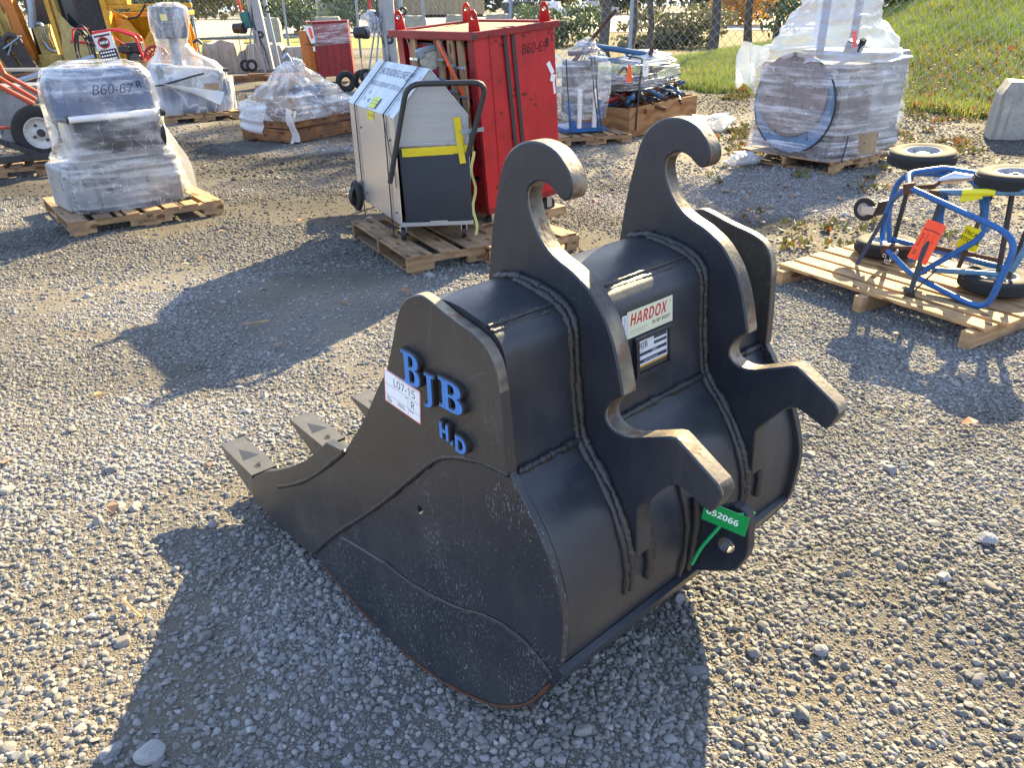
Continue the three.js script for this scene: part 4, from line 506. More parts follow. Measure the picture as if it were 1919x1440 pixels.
// --- wrapped blue panelled machine (left) ---
{
  const t = thing('wrapped_machine', 'wrapped machine with a blue upper panel marked B60-67 R on the left pallet', 'wrapped machine', P1.pos, P1.turn), y = 0.13;
  // blue upper panel, leaning back a little
  const pn = smooth([[-0.36, 0], [0.36, 0], [0.37, 0.06], [0.365, 0.28], [0.32, 0.345], [0.2, 0.36], [-0.2, 0.36], [-0.32, 0.345], [-0.37, 0.28], [-0.37, 0.06]], 60, true).map((p) => [p[0], p[1]]);
  const panel = part(t, 'blue_panel', toCreasedNormals(plateXY(pn, -0.25, 0.25, 0.02), 0.5), M.bluePanel); panel.position.set(0.50, 0.85, -0.16); panel.rotation.set(-0.10, 0.06, 0);
  part(t, 'white_housing', uvm(bx(0.70, 0.44, 0.42, 0.55, 0.62, -0.42, 0, 0.04, 0, 0.04), 1), M.greyLight);
  part(t, 'cross_bar', [cyl([0.20, 0.855, -0.10], [0.88, 0.862, -0.14], 0.024, 0.024, 14)], M.white); for (const x of [0.195, 0.885]) part(t, 'bar_end', cyl([x - 0.012, 0.856, -0.11], [x + 0.012, 0.856, -0.115], 0.03, 0.03, 14), M.blackPlastic);
  part(t, 'dark_drum', uvm(cyl([0.24, 0.70, -0.24], [0.88, 0.70, -0.24], 0.13, 0.13, 20), 1), M.steelDark);
  part(t, 'base_housing', uvm(bx(0.66, 0.40, 0.60, 0.62, y + 0.20, -0.50, 0, 0.05, 0, 0.03), 1), M.greyMid);
  part(t, 'side_box', uvm(bx(0.30, 0.36, 0.42, 0.20, y + 0.18, -0.50, 0, 0.1, 0, 0.03), 1), M.greyLight); part(t, 'inner_bracket', uvm(bx(0.05, 0.2, 0.03, 0.36, 0.36, -0.19, 0, 0, 0.5, 0.004), 1), M.steelDark);
  part(t, 'base_tray', uvm(bx(0.82, 0.03, 0.72, 0.58, y + 0.01, -0.52, 0, 0.05, 0, 0.01), 1), M.blackPlastic);
  part(t, 'coiled_belt', [0, 1, 2, 3].map((k) => new THREE.TorusGeometry(0.055, 0.009, 6, 20).rotateX(Math.PI / 2).translate(1.06, y + 0.02 + k * 0.017, -0.62)), M.cream);
  part(t, 'stretch_film', filmGeo([[y + 0.0, 0.56, -0.52, 0.46, 0.38, 5], [0.36, 0.55, -0.50, 0.47, 0.38, 5], [0.50, 0.54, -0.49, 0.46, 0.38, 4], [0.60, 0.52, -0.46, 0.40, 0.37, 4], [0.86, 0.51, -0.38, 0.41, 0.34, 4], [1.08, 0.50, -0.34, 0.41, 0.29, 4], [1.20, 0.50, -0.34, 0.36, 0.25, 3.5], [1.245, 0.52, -0.36, 0.24, 0.17, 3]], { wr: 0.022, s: 301 }), M.film);
  part(t, 'film_skirt', flap([[0.98, 0.15, -0.72], [1.12, 0.15, -0.34], [0.90, 0.88, -0.22], [0.90, 0.92, -0.55]], (p, u, v) => { p.x += 0.03 * Math.sin(v * 5) + 0.012 * Math.sin(u * 17 + v * 8); }), M.wrinkled);
  const hw = part(t, 'handwriting', new THREE.PlaneGeometry(0.40, 0.145), handM(442, 160, 'B60-67', 104, { sup: 'R' })); hw.position.set(0.57, 1.055, 0.004); hw.rotation.set(-0.14, 0.02, 0.0);
}
// --- wrapped machine with a raised display head ---
{
  const t = thing('wrapped_machine', 'wrapped machine with a raised display head beside the tilted mast', 'wrapped machine', P2.pos, P2.turn);
  part(t, 'display_head', uvm(bx(0.46, 0.46, 0.12, 0.42, 1.42, -0.30, -0.15, 0, 0, 0.03), 1), M.steelDark); const sc = part(t, 'control_screen', sheet(0.34, 0.30, 0.01), printMat(128, 112, (x, w, h) => { x.fillStyle = '#3c4450'; x.fillRect(0, 0, w, h); x.fillStyle = '#c2b848'; x.fillRect(14, 18, 36, 34); x.fillStyle = '#8d95a0'; for (let k = 0; k < 22; k++) x.fillRect(14 + (k * 37) % 100, 58 + (k * 23) % 46, 9, 4); x.fillStyle = '#a4445a'; x.fillRect(74, 20, 30, 10); })); sc.position.set(0.42, 1.43, -0.225); sc.rotation.x = -0.15;
  part(t, 'neck_post', uvm(bx(0.12, 0.55, 0.12, 0.44, 0.98, -0.36, 0, 0, 0, 0.01), 1), M.greyMid);
  part(t, 'white_body', uvm(bx(1.0, 0.36, 0.72, 0.55, 0.62, -0.5, 0, 0, -0.12, 0.08), 1), M.greyLight); part(t, 'blue_case', uvm(bx(1.05, 0.46, 0.66, 0.62, 0.36, -0.52, 0, 0, 0, 0.05), 1), M.bluePanel);
  part(t, 'card_box', uvm(bx(0.22, 0.10, 0.14, 0.82, 0.50, -0.16, 0, 0, 0, 0.004), 1), M.card); part(t, 'dark_corner', uvm(bx(0.16, 0.05, 0.3, 1.06, 0.72, -0.35, 0, 0.2, 0, 0.01), 1), M.greyDark);
  part(t, 'stretch_film', filmGeo([[0.13, 0.58, -0.52, 0.60, 0.44, 5], [0.40, 0.58, -0.52, 0.60, 0.43, 5], [0.66, 0.57, -0.52, 0.59, 0.43, 4], [0.84, 0.53, -0.48, 0.50, 0.38, 3], [1.0, 0.44, -0.40, 0.30, 0.26, 2.6], [1.12, 0.42, -0.36, 0.22, 0.20, 2.6], [1.22, 0.42, -0.33, 0.25, 0.19, 3], [1.45, 0.42, -0.31, 0.29, 0.19, 4], [1.62, 0.43, -0.31, 0.27, 0.17, 3.5], [1.68, 0.44, -0.31, 0.16, 0.1, 2.5]], { wr: 0.035, s: 311, vfold: 14, uv: [0.45, 1] }), M.bag);
  part(t, 'loose_flap', flap([[0.55, 0.40, 0.01], [0.86, 0.24, 0.06], [0.98, 0.42, -0.02], [0.05, 0.60, -0.03]], (p, u, v) => { p.z += 0.05 * Math.sin(3 * u) * v; }), M.wrinkled);
  part(t, 'film_skirt', flap([[1.16, 0.14, -0.20], [1.30, 0.10, -0.62], [1.28, 0.60, -0.60], [1.16, 0.64, -0.2]], (p, u, v) => { p.x += 0.03 * Math.sin(v * 4 + u * 6); }), M.wrinkled);
  part(t, 'tape_band', tube([[0.0, 0.56, -0.1], [0.1, 0.57, -0.06], [0.5, 0.66, -0.03], [0.72, 0.70, -0.04]], 0.013, 0, false, 6), M.strap); part(t, 'hose_end', tube([[0.72, 1.12, -0.36], [0.80, 1.17, -0.36], [0.86, 1.10, -0.36]], 0.02, 0.03), M.blackPlastic);
}
// --- wrapped crate of boxes ---
{
  const t = thing('wrapped_crate', 'brown board crate of parts under a peaked plastic wrap, centre back', 'wrapped crate', [-2.785, 0, -10.32], 1.0185), W = 0.95, L = 1.3;
  for (const [y, h] of [[0.09, 0.16], [0.25, 0.13], [0.37, 0.11]]) { for (const z of [-0.012, -W]) part(t, 'side_board', uvm(bx(L, h - 0.006, 0.024, L / 2, y, z, 0, 0, 0, 0.003), 0.5, 'x', [rnd(), rnd()]), M.woodDark); for (const x of [-0.012, L]) part(t, 'end_board', uvm(bx(0.024, h - 0.006, W - 0.03, x + 0.012 * 0, y, -W / 2, 0, 0, 0, 0.003), 0.5, 'z', [rnd(), rnd()]), M.woodDark); }
  part(t, 'crate_floor', uvm(bx(L - 0.03, 0.02, W - 0.03, L / 2, 0.12, -W / 2, 0, 0, 0, 0.003), 0.5), M.woodDark);
  for (const [x, h, z, w, m, c] of [[0.22, 0.22, -0.2, 0.3, M.card], [0.55, 0.30, -0.22, 0.26, M.bluePanel], [0.9, 0.26, -0.2, 0.24, M.card], [0.35, 0.34, -0.62, 0.4, M.card], [0.85, 0.28, -0.62, 0.42, M.bluePanel]]) part(t, 'boxed_part', uvm(bx(w, h, 0.28, x, 0.34 + h / 2, z, 0, R(-0.2, 0.2), 0, 0.008), 1), m);
  for (const x of [0.4, 0.72]) part(t, 'brass_casting', new THREE.SphereGeometry(0.13, 16, 10).scale(1, 0.7, 0.8).translate(x, 0.70, -0.4), M.card);
  part(t, 'black_band', tube([[-0.03, 0.36, -0.9], [-0.03, 0.36, 0.004], [1.3, 0.36, 0.006]], 0.010, 0.01, false, 6), M.strap);
  part(t, 'plastic_wrap', filmGeo([[0.28, 0.63, -0.47, 0.70, 0.52, 6], [0.45, 0.63, -0.47, 0.69, 0.51, 5], [0.56, 0.60, -0.45, 0.62, 0.44, 3.5], [0.74, 0.52, -0.38, 0.40, 0.30, 2.5], [0.90, 0.44, -0.32, 0.20, 0.14, 2.2], [1.0, 0.42, -0.30, 0.05, 0.05, 2]], { wr: 0.045, s: 321, vfold: 16, uv: [0.6, 1] }), M.bag);
  part(t, 'wrap_tail', flap([[-0.10, 0.02, 0.03], [0.06, 0.03, 0.04], [0.05, 0.40, 0.02], [-0.06, 0.44, 0.01]], (p, u, v) => { p.z += 0.03 * Math.sin(9 * u + 5 * v); p.x += 0.02 * Math.sin(7 * v); }), M.wrinkled); part(t, 'wrap_corner', flap([[-0.06, 0.16, -0.9], [-0.05, 0.10, -0.5], [-0.02, 0.5, -0.4], [-0.04, 0.5, -0.9]], (p, u, v) => { p.x -= 0.05 * Math.sin(3 * u) * (1 - v) + 0.015 * Math.sin(20 * v); }), M.wrinkled);
  part(t, 'wrap_knot', [cyl([0.40, 0.98, -0.30], [0.34, 1.04, -0.32], 0.03, 0.05, 8), cyl([0.44, 0.985, -0.30], [0.58, 0.95, -0.28], 0.02, 0.03, 8)], M.galv);
}
// --- aluminium box cart ---
{
  const t = thing('box_cart', 'aluminium cart with a house shaped hood marked SOUDEUSE and a dark flap', 'cart', [-0.738, 0, -5.179], 0), A = [0.479, 0, -0.045], D = [-0.462, 0, -0.955], y0 = 0.245, ye = 0.955, ya = 1.235;
  const P = (u, y, v) => [A[0] * u + D[0] * v, y, A[2] * u + D[2] * v];
  const slab = (a, b, c, d, th = 0.004, k = 1) => { const A1 = V3(...a), n = V3(...b).sub(A1).cross(V3(...d).sub(A1)).normalize().multiplyScalar(-th), lo = [a, b, c, d].map((p) => V3(...p).add(n).toArray()); const g = J(quad(a, b, c, d), quad(lo[1], lo[0], lo[3], lo[2]), quad(a, d, lo[3], lo[0]), quad(b, a, lo[0], lo[1]), quad(c, b, lo[1], lo[2]), quad(d, c, lo[2], lo[3])); return uvm(g, k); };
  part(t, 'left_panel', slab(P(0, y0, 1), P(0, y0, 0), P(0, ye, 0), P(0, ye, 1)), M.alu); part(t, 'right_panel', slab(P(1, y0, 0), P(1, y0, 1), P(1, ye, 1), P(1, ye, 0)), M.aluDull);
  part(t, 'front_panel', [slab(P(0, y0 + 0.52, 0), P(1, y0 + 0.52, 0), P(1, ye, 0), P(0, ye, 0)), slab(P(0, ye, 0), P(1, ye, 0), P(0.52, ya, 0), P(0.5, ya, 0))], M.aluDull); part(t, 'back_panel', [slab(P(1, y0, 1), P(0, y0, 1), P(0, ye, 1), P(1, ye, 1)), slab(P(1, ye, 1), P(0, ye, 1), P(0.5, ya, 1), P(0.52, ya, 1))], M.aluDull);
  const hoodM = mat(0.66, 0.75, 0.84, 0.42, 0.55, { map: T.worn });
  part(t, 'hood_panel', slab(P(-0.01, ye - 0.004, 1.01), P(-0.01, ye - 0.004, -0.01), P(0.51, ya + 0.006, -0.01), P(0.51, ya + 0.006, 1.01)), hoodM); part(t, 'hood_panel', slab(P(1.01, ye - 0.004, -0.01), P(1.01, ye - 0.004, 1.01), P(0.515, ya + 0.006, 1.01), P(0.515, ya + 0.006, -0.01)), hoodM);
  part(t, 'floor_panel', slab(P(0, y0, 0), P(0, y0, 1), P(1, y0, 1), P(1, y0, 0)), M.aluDull);
  const rail = [P(-0.01, y0 + 0.012, -0.012), P(1.01, y0 + 0.012, -0.012)]; part(t, 'bottom_rail', bx(0.49, 0.028, 0.022, (rail[0][0] + rail[1][0]) / 2, y0 + 0.014, (rail[0][2] + rail[1][2]) / 2, 0, 0.094, 0, 0.002), M.aluDull); part(t, 'latch', [cyl([0.21, y0 + 0.01, -0.012], [0.30, y0 + 0.01, -0.02], 0.014, 0.014, 10), bx(0.12, 0.012, 0.012, 0.255, y0 + 0.03, -0.012, 0, 0.09, 0, 0.002)], M.zinc);
  part(t, 'hinge_strip', bx(0.46, 0.025, 0.012, 0.245, 0.785, -0.02, 0, 0.094, 0, 0.002), M.aluDull); for (const u of [0.4, 0.7, 0.95]) part(t, 'rivet', new THREE.SphereGeometry(0.007, 8, 6).translate(...P(u, 0.787, -0.01)), M.zinc);
  part(t, 'dark_flap', [quad(P(0.07, y0 + 0.035, -0.025), P(0.99, y0 + 0.035, -0.025), P(0.98, 0.765, -0.012), P(0.03, 0.765, -0.012), 16, 16, (p, u, v) => { p.z += 0.022 * Math.sin(Math.PI * v) * (0.6 + 0.4 * u); }), quad(P(0.06, y0 + 0.035, -0.005), P(0.99, y0 + 0.035, -0.01), P(0.98, 0.765, -0.004), P(0.03, 0.765, -0.004))], M.darkRubber);
  const tape = (a, b, w, nm) => { const A1 = V3(...a), B1 = V3(...b), d = B1.clone().sub(A1).normalize(), s = V3(d.y, -d.x, 0).normalize().multiplyScalar(w / 2); return quad(A1.clone().sub(s).toArray(), A1.clone().add(s).toArray(), B1.clone().add(s).toArray(), B1.clone().sub(s).toArray(), 6, 24, (p, u, v) => { p.z += 0.004 * vn(u * 5, v * 20, 7); }); };
  part(t, 'yellow_tape', [tape([0.04, 0.735, 0.018], [0.476, 0.748, -0.028], 0.055), tape([0.435, 0.66, -0.003], [0.408, 0.86, -0.025], 0.040), tape([0.424, 0.78, -0.025], [0.404, 0.95, -0.02], 0.045)], M.tapeYellow, 'yellow tape stuck across the flap top and up the front');
  part(t, 'push_handle', tube([[-0.045, 0.555, 0.08], [0.115, 1.165, 0.12], [0.61, 1.165, 0.075], [0.470, 0.72, 0.04]], 0.0175, 0.09, false, 12), M.blackPlastic); part(t, 'handle_bracket', bx(0.15, 0.026, 0.006, 0.505, 0.868, 0.01, 0, 0.1, 0.10, 0.002), M.galv);
  for (const [x, z] of [P(0.06, 0, 0.06), P(0.95, 0, 0.08)].map((p) => [p[0], p[2]])) { const c = part(t, 'castor', [bx(0.05, 0.012, 0.05, x, y0 - 0.012, z, 0, 0, 0, 0.002), bx(0.006, 0.05, 0.03, x - 0.018, y0 - 0.035, z, 0, 0, 0, 0), bx(0.006, 0.05, 0.03, x + 0.018, y0 - 0.035, z, 0, 0, 0, 0)], M.zinc); part(c, 'castor_wheel', cyl([x - 0.014, 0.177, z], [x + 0.014, 0.177, z], 0.045, 0.045, 20), M.blackPlastic); }
  for (const u of [-0.07, 1.07]) { const p = P(u, 0, 0.93), w = part(t, 'rear_wheel', [new THREE.TorusGeometry(0.093, 0.024, 10, 28).rotateY(Math.PI / 2 + 0.45).translate(p[0], 0.262, p[2])], M.rubber); part(w, 'wheel_hub', [cyl([p[0] - 0.014, 0.262, p[2] - 0.007], [p[0] + 0.014, 0.262, p[2] + 0.007], 0.082, 0.082, 24), cyl([p[0] - 0.03, 0.262, p[2] - 0.014], [p[0] + 0.03, 0.262, p[2] + 0.014], 0.018, 0.018, 12)], M.blackPlastic); }
  for (const [v, y] of [[0.75, 0.80], [0.1, 0.80], [0.75, 0.32], [0.08, 0.32]]) part(t, 'bolt_head', new THREE.SphereGeometry(0.008, 8, 6).translate(...P(-0.004, y, v)), M.blackPlastic);
  const ns = V3(...P(0.5, ya - ye, 0)).cross(V3(...P(0, 0, 1))).normalize(); // hood slope
  const onHood = (u0, u1, v0, v1, lift) => { const f = (u, v) => V3(...P(u * 0.51, ye + (ya - ye) * u + 0.003, v)).addScaledVector(V3(-0.82, 0.55, 0.1).normalize(), lift).toArray(); return quad(f(u0, v1), f(u0, v0), f(u1, v0), f(u1, v1)); };
  part(t, 'handwriting', onHood(0.30, 0.95, 0.12, 0.86, 0.0065), inkMat(640, 330, (x) => { x.fillStyle = 'rgba(20,24,40,0.85)'; x.font = 'italic 96px sans-serif'; x.fillText('SOUDEUSE', 60, 110); x.font = 'italic 66px sans-serif'; x.fillText('MILLER', 30, 240); x.fillText('XMT 350', 250, 240); x.fillText('cc/cv', 520, 240); x.font = 'italic 50px sans-serif'; x.fillText('260', 540, 80); }), 'felt pen writing on the hood');
  part(t, 'yellow_label', [onHood(0.02, 0.26, 0.40, 0.54, 0.0075)], printMat(64, 96, (x, w, h) => { x.fillStyle = '#b9c94a'; x.fillRect(0, 0, w, h); x.fillStyle = '#2c3320'; x.font = '18px sans-serif'; x.fillText('ENCAN', 4, 40); x.fillText('RITCHIE', 1, 66); })); part(t, 'yellow_label', [quad(P(-0.006, 0.885, 0.56), P(-0.006, 0.885, 0.42), P(-0.006, 0.945, 0.40), P(-0.006, 0.945, 0.54))], printMat(64, 64, (x, w, h) => { x.fillStyle = '#d6cf2a'; x.fillRect(0, 0, w, h); x.fillStyle = '#2c3320'; x.font = 'bold 30px sans-serif'; x.fillText('5.18', 2, 42); }));
  // straps over the cart, tied down to the pallet
  const s = thing('tie_down_straps', 'two thin dark straps running over the aluminium cart hood to the pallet', 'straps', [-0.738, 0, -5.179]); for (const v of [0.17, 0.83]) { part(s, 'strap', [tube([[...P(-0.02, 0.13, v)], [...P(-0.02, ye + 0.004, v)], [...P(0.51, ya + 0.014, v)], [...P(1.02, ye + 0.006, v)], [...P(1.03, 0.13, v)]], 0.0045, 0, false, 6)], M.strap); }
  part(s, 'loose_strap', tube([P(-0.03, ye, 0.17), P(-0.012, 0.6, 0.05), P(-0.02, 0.5, 0.02)], 0.0035, 0, false, 6), M.strap); part(s, 'yellow_strap', quad(P(1.07, 0.15, 0.05), P(1.11, 0.15, 0.05), P(1.10, 0.72, 0.05), P(1.06, 0.72, 0.05), 2, 20, (p, u, v) => { p.x += 0.012 * Math.sin(v * 14); p.z += 0.008 * Math.sin(v * 9 + u); }), mat(0.55, 0.55, 0.2, 0.7));
}
// --- red tool cabinet on castors, leaning ---
{
  const t = thing('tool_cabinet', 'tall red steel tool cabinet with drawers marked B60-69 R', 'tool cabinet', [-0.133, 0, -5.543], 0.697); t.rotation.order = 'YXZ'; t.rotation.z = 0.076;
  const W = 0.715, D = 0.935, y0 = 0.27, y1 = 1.42, H = y1 - y0;
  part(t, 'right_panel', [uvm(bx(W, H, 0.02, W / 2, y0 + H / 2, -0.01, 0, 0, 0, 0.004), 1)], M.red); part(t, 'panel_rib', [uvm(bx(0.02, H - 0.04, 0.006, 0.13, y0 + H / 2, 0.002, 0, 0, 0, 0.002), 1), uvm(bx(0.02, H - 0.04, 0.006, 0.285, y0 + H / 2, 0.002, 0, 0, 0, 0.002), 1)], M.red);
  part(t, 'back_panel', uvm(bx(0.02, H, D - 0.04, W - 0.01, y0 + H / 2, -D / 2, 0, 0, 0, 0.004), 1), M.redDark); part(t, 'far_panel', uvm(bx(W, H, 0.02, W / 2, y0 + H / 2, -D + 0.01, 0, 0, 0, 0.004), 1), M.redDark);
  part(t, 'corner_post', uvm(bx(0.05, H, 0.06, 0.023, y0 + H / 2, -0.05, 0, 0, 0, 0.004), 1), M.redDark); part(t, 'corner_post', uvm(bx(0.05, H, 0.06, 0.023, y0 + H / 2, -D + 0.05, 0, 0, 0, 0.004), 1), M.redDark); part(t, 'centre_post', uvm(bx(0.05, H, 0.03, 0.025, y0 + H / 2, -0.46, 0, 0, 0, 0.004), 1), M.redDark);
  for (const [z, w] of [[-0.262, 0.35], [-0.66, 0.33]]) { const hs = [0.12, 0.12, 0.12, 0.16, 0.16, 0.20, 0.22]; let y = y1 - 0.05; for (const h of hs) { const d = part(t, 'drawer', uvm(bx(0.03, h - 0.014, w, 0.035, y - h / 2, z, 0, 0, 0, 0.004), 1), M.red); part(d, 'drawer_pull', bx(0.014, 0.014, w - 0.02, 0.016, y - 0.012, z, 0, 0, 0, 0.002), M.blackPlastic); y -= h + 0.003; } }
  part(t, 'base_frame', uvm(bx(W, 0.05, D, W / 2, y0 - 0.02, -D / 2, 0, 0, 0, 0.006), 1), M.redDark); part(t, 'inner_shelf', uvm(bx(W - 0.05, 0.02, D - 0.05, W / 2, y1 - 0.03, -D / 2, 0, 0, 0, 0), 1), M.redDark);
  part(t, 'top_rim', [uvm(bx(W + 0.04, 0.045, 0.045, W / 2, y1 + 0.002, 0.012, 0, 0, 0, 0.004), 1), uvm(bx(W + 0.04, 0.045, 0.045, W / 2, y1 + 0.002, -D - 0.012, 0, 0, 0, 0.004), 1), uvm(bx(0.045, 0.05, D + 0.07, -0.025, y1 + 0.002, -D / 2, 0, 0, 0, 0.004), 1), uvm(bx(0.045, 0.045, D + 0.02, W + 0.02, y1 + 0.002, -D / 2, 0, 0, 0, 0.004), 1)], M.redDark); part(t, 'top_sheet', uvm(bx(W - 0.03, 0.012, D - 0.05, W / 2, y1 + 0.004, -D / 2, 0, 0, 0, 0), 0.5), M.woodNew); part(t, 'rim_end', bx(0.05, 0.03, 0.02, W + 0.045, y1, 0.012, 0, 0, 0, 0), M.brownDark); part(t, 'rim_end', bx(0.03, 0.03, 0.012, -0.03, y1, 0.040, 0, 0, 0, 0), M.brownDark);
  const lugO = [[-0.040, 0], [0.040, 0], [0.027, 0.11], [0.013, 0.135], [-0.013, 0.135], [-0.027, 0.11]]; for (const [x, z] of [[0.03, -0.03], [W - 0.06, -0.03], [0.03, -D + 0.02], [W - 0.06, -D + 0.02]]) { const l = part(t, 'lifting_lug', plateZY(lugO, -0.007, 0.014, 0.002, [[0, 0.09, 0.014]]), M.red); l.position.set(x, y1 + 0.02, z); l.rotation.set(0, 0.75, 0.16 * (x < 0.2 ? 1 : 1.6)); }
  for (const [z, y, h] of [[-0.14, 0.95, 0.74], [-0.25, 0.93, 0.68], [-0.38, 1.12, 0.52], [-0.70, 1.16, 0.56]]) { part(t, 'wood_batten', uvm(bx(0.02, h, 0.065, -0.012, y1 - 0.02 - h / 2 + (z === -0.7 ? 0.05 : 0), z, 0, 0, 0, 0.003), 0.5, 'yu', [rnd(), rnd()]), M.wood); for (const k of [0.2, 0.45]) part(t, 'batten_clip', bx(0.006, 0.018, 0.10, -0.026, y1 - h * k - 0.05, z, 0, 0, 0, 0.001), M.zinc); }
  for (const [x, z] of [[0.08, -0.08], [W - 0.08, -0.08], [0.08, -D + 0.1], [W - 0.08, -D + 0.1]]) { const c = part(t, 'castor', [bx(0.09, 0.012, 0.08, x, y0 - 0.05, z, 0, 0, 0, 0.002), bx(0.05, 0.09, 0.006, x, y0 - 0.10, z - 0.03, 0, 0, 0, 0.001), bx(0.05, 0.09, 0.006, x, y0 - 0.10, z + 0.03, 0, 0, 0, 0.001)], M.zinc); part(c, 'castor_wheel', cyl([x, y0 - 0.135, z - 0.022], [x, y0 - 0.135, z + 0.022], 0.066, 0.066, 24), M.rubber); }
  for (const x of [0.275, 0.345]) part(t, 'dark_strap', [bx(0.030, H + 0.02, 0.003, x, y0 + H / 2, 0.0115, 0, 0, 0.045, 0), bx(0.03, 0.003, 0.1, x - 0.03, y1 + 0.027, -0.02, 0, 0, 0, 0)], M.strap);
  const hw = part(t, 'handwriting', new THREE.PlaneGeometry(0.29, 0.15), handM(512, 220, 'B60-69', 136, { sup: 'R', c: 'rgba(10,8,10,0.92)' })); hw.position.set(0.53, 1.28, 0.0025);
  part(t, 'torn_sticker', [bx(0.035, 0.09, 0.002, 0.66, 1.14, 0.002, 0, 0, 0.5, 0), bx(0.045, 0.05, 0.002, 0.68, 1.07, 0.002, 0, 0, -0.3, 0), bx(0.02, 0.08, 0.002, 0.69, 1.0, 0.002, 0, 0, 0.1, 0)], M.white); part(t, 'bolt_hole', [cyl([0.28, 1.385, 0.0], [0.28, 1.385, 0.003], 0.006), cyl([0.66, 1.37, 0.0], [0.66, 1.37, 0.003], 0.006)], M.blackPlastic);
  part(t, 'orange_ribbon', quad([-0.07, 1.07, -0.06], [-0.07, 1.05, -0.10], [-0.05, 1.38, -0.36], [-0.05, 1.39, -0.34], 2, 8), M.tagOrange); part(t, 'tie_cord', [tube([[-0.06, 1.06, -0.08], [-0.03, 1.45, -0.39]], 0.004, 0, false, 5), tube([[-0.08, 1.1, -0.55], [-0.03, 1.45, -0.78]], 0.003, 0, false, 5)], M.greyLight);
  for (const [x, z, tn] of [[0.10, -0.10, 0.2], [0.62, -0.10, 0.1]]) { const wb = one('support_block', uvm(bx(0.34, 0.07, 0.14, 0, 0.16, 0, 0, 0, 0, 0.004), 0.5), M.wood, x < 0.5 ? 'wood block under the front castor of the red cabinet' : 'wood block under the far right castor of the red cabinet', 'wood block', null, null, [-0.133 + 0.767 * x - 0.064, -0.035, -5.543 - 0.642 * x - 0.077], 0.697); }
  // things on the cart hood ridge and behind the cabinet
  const v = thing('clamp_head', 'grey clamp head standing between the cart hood and the cabinet drawers', 'clamp', [-0.56, 1.24, -5.78], 0.5); part(v, 'jaw', [bx(0.14, 0.035, 0.05, 0.02, 0.09, 0, 0, 0, 0.2, 0.006), bx(0.05, 0.06, 0.05, -0.05, 0.06, 0, 0, 0, 0.4, 0.008)], M.galv); part(v, 'disc', cyl([0.02, 0.02, -0.015], [0.02, 0.02, 0.015], 0.07, 0.07, 20), M.cream);
  const tr = thing('covered_tray', 'white plastic covered tray behind the red cabinet top', 'tray', [-0.12, 1.26, -8.2], 0.2); part(tr, 'tray_tub', uvm(bx(0.75, 0.10, 0.5, 0, 0, 0, 0, 0, 0, 0.03), 1), M.greyLight); part(tr, 'white_sheet', filmGeo([[0.03, 0.1, 0, 0.42, 0.26, 4], [0.10, 0.12, 0, 0.3, 0.2, 2.5], [0.17, 0.16, 0, 0.1, 0.08, 2]], { wr: 0.04, s: 331, nu: 40, nv: 12 }), M.wrinkled); part(tr, 'tray_leg', [-0.3, 0.1].map((x) => cyl([x, -1.26, 0], [x, -0.05, 0], 0.02)), M.galv);
}
// --- upright wrapped stand ---
{
  const t = thing('wrapped_stand', 'upright wrapped stand with a blue base tied to its pallet right of the cabinet', 'wrapped stand', P4.pos, P4.turn);
  part(t, 'blue_base', [bx(0.55, 0.05, 0.5, 0.42, 0.17, -0.42, 0, 0, 0, 0.005), bx(0.07, 0.34, 0.06, 0.24, 0.34, -0.24, 0, 0, 0.2, 0.004), bx(0.07, 0.34, 0.06, 0.62, 0.34, -0.24, 0, 0, -0.2, 0.004)].map((g) => uvm(g, 1)), M.blue); part(t, 'white_post', [bx(0.05, 0.46, 0.04, 0.34, 0.42, -0.2, 0, 0, 0, 0.004), bx(0.05, 0.46, 0.04, 0.54, 0.42, -0.2, 0, 0, 0, 0.004)], M.white); part(t, 'grey_column', uvm(bx(0.36, 0.62, 0.34, 0.42, 0.66, -0.42, 0, 0, 0, 0.02), 1), M.grey); part(t, 'arm', [cyl([0.3, 0.95, -0.35], [0.82, 1.52, -0.3], 0.028, 0.02, 12)].map((g) => uvm(g, 1)), M.rust); part(t, 'arm_collar', uvm(bx(0.34, 0.06, 0.12, 0.42, 1.07, -0.36, 0, 0, 0.12, 0.01), 1), M.rust);
  part(t, 'stretch_film', filmGeo([[0.30, 0.42, -0.42, 0.30, 0.30, 4], [0.6, 0.42, -0.42, 0.34, 0.32, 4], [0.9, 0.42, -0.42, 0.34, 0.32, 3.5], [1.03, 0.42, -0.4, 0.30, 0.26, 3], [1.14, 0.46, -0.36, 0.14, 0.14, 2.4], [1.22, 0.50, -0.34, 0.07, 0.08, 2]], { wr: 0.028, s: 341 }), M.film); part(t, 'dark_strap', [-0.02, 0.02].map((o) => tube([[0.56 + o, 0.12, -0.02], [0.50 + o, 0.6, -0.085], [0.46 + o, 1.0, -0.10], [0.44 + o, 1.05, -0.3], [0.44 + o, 0.6, -0.8]], 0.008, 0, false, 5)), M.strap); part(t, 'dark_strap', [tube([[0.16, 0.12, 0.0], [0.13, 0.7, -0.09], [0.12, 1.0, -0.12]], 0.008, 0, false, 5)], M.strap); const lb = part(t, 'paper_label', new THREE.PlaneGeometry(0.2, 0.14), handM(256, 170, ['B60-65', '  57'], 62)); lb.position.set(0.36, 0.86, -0.082); 
}
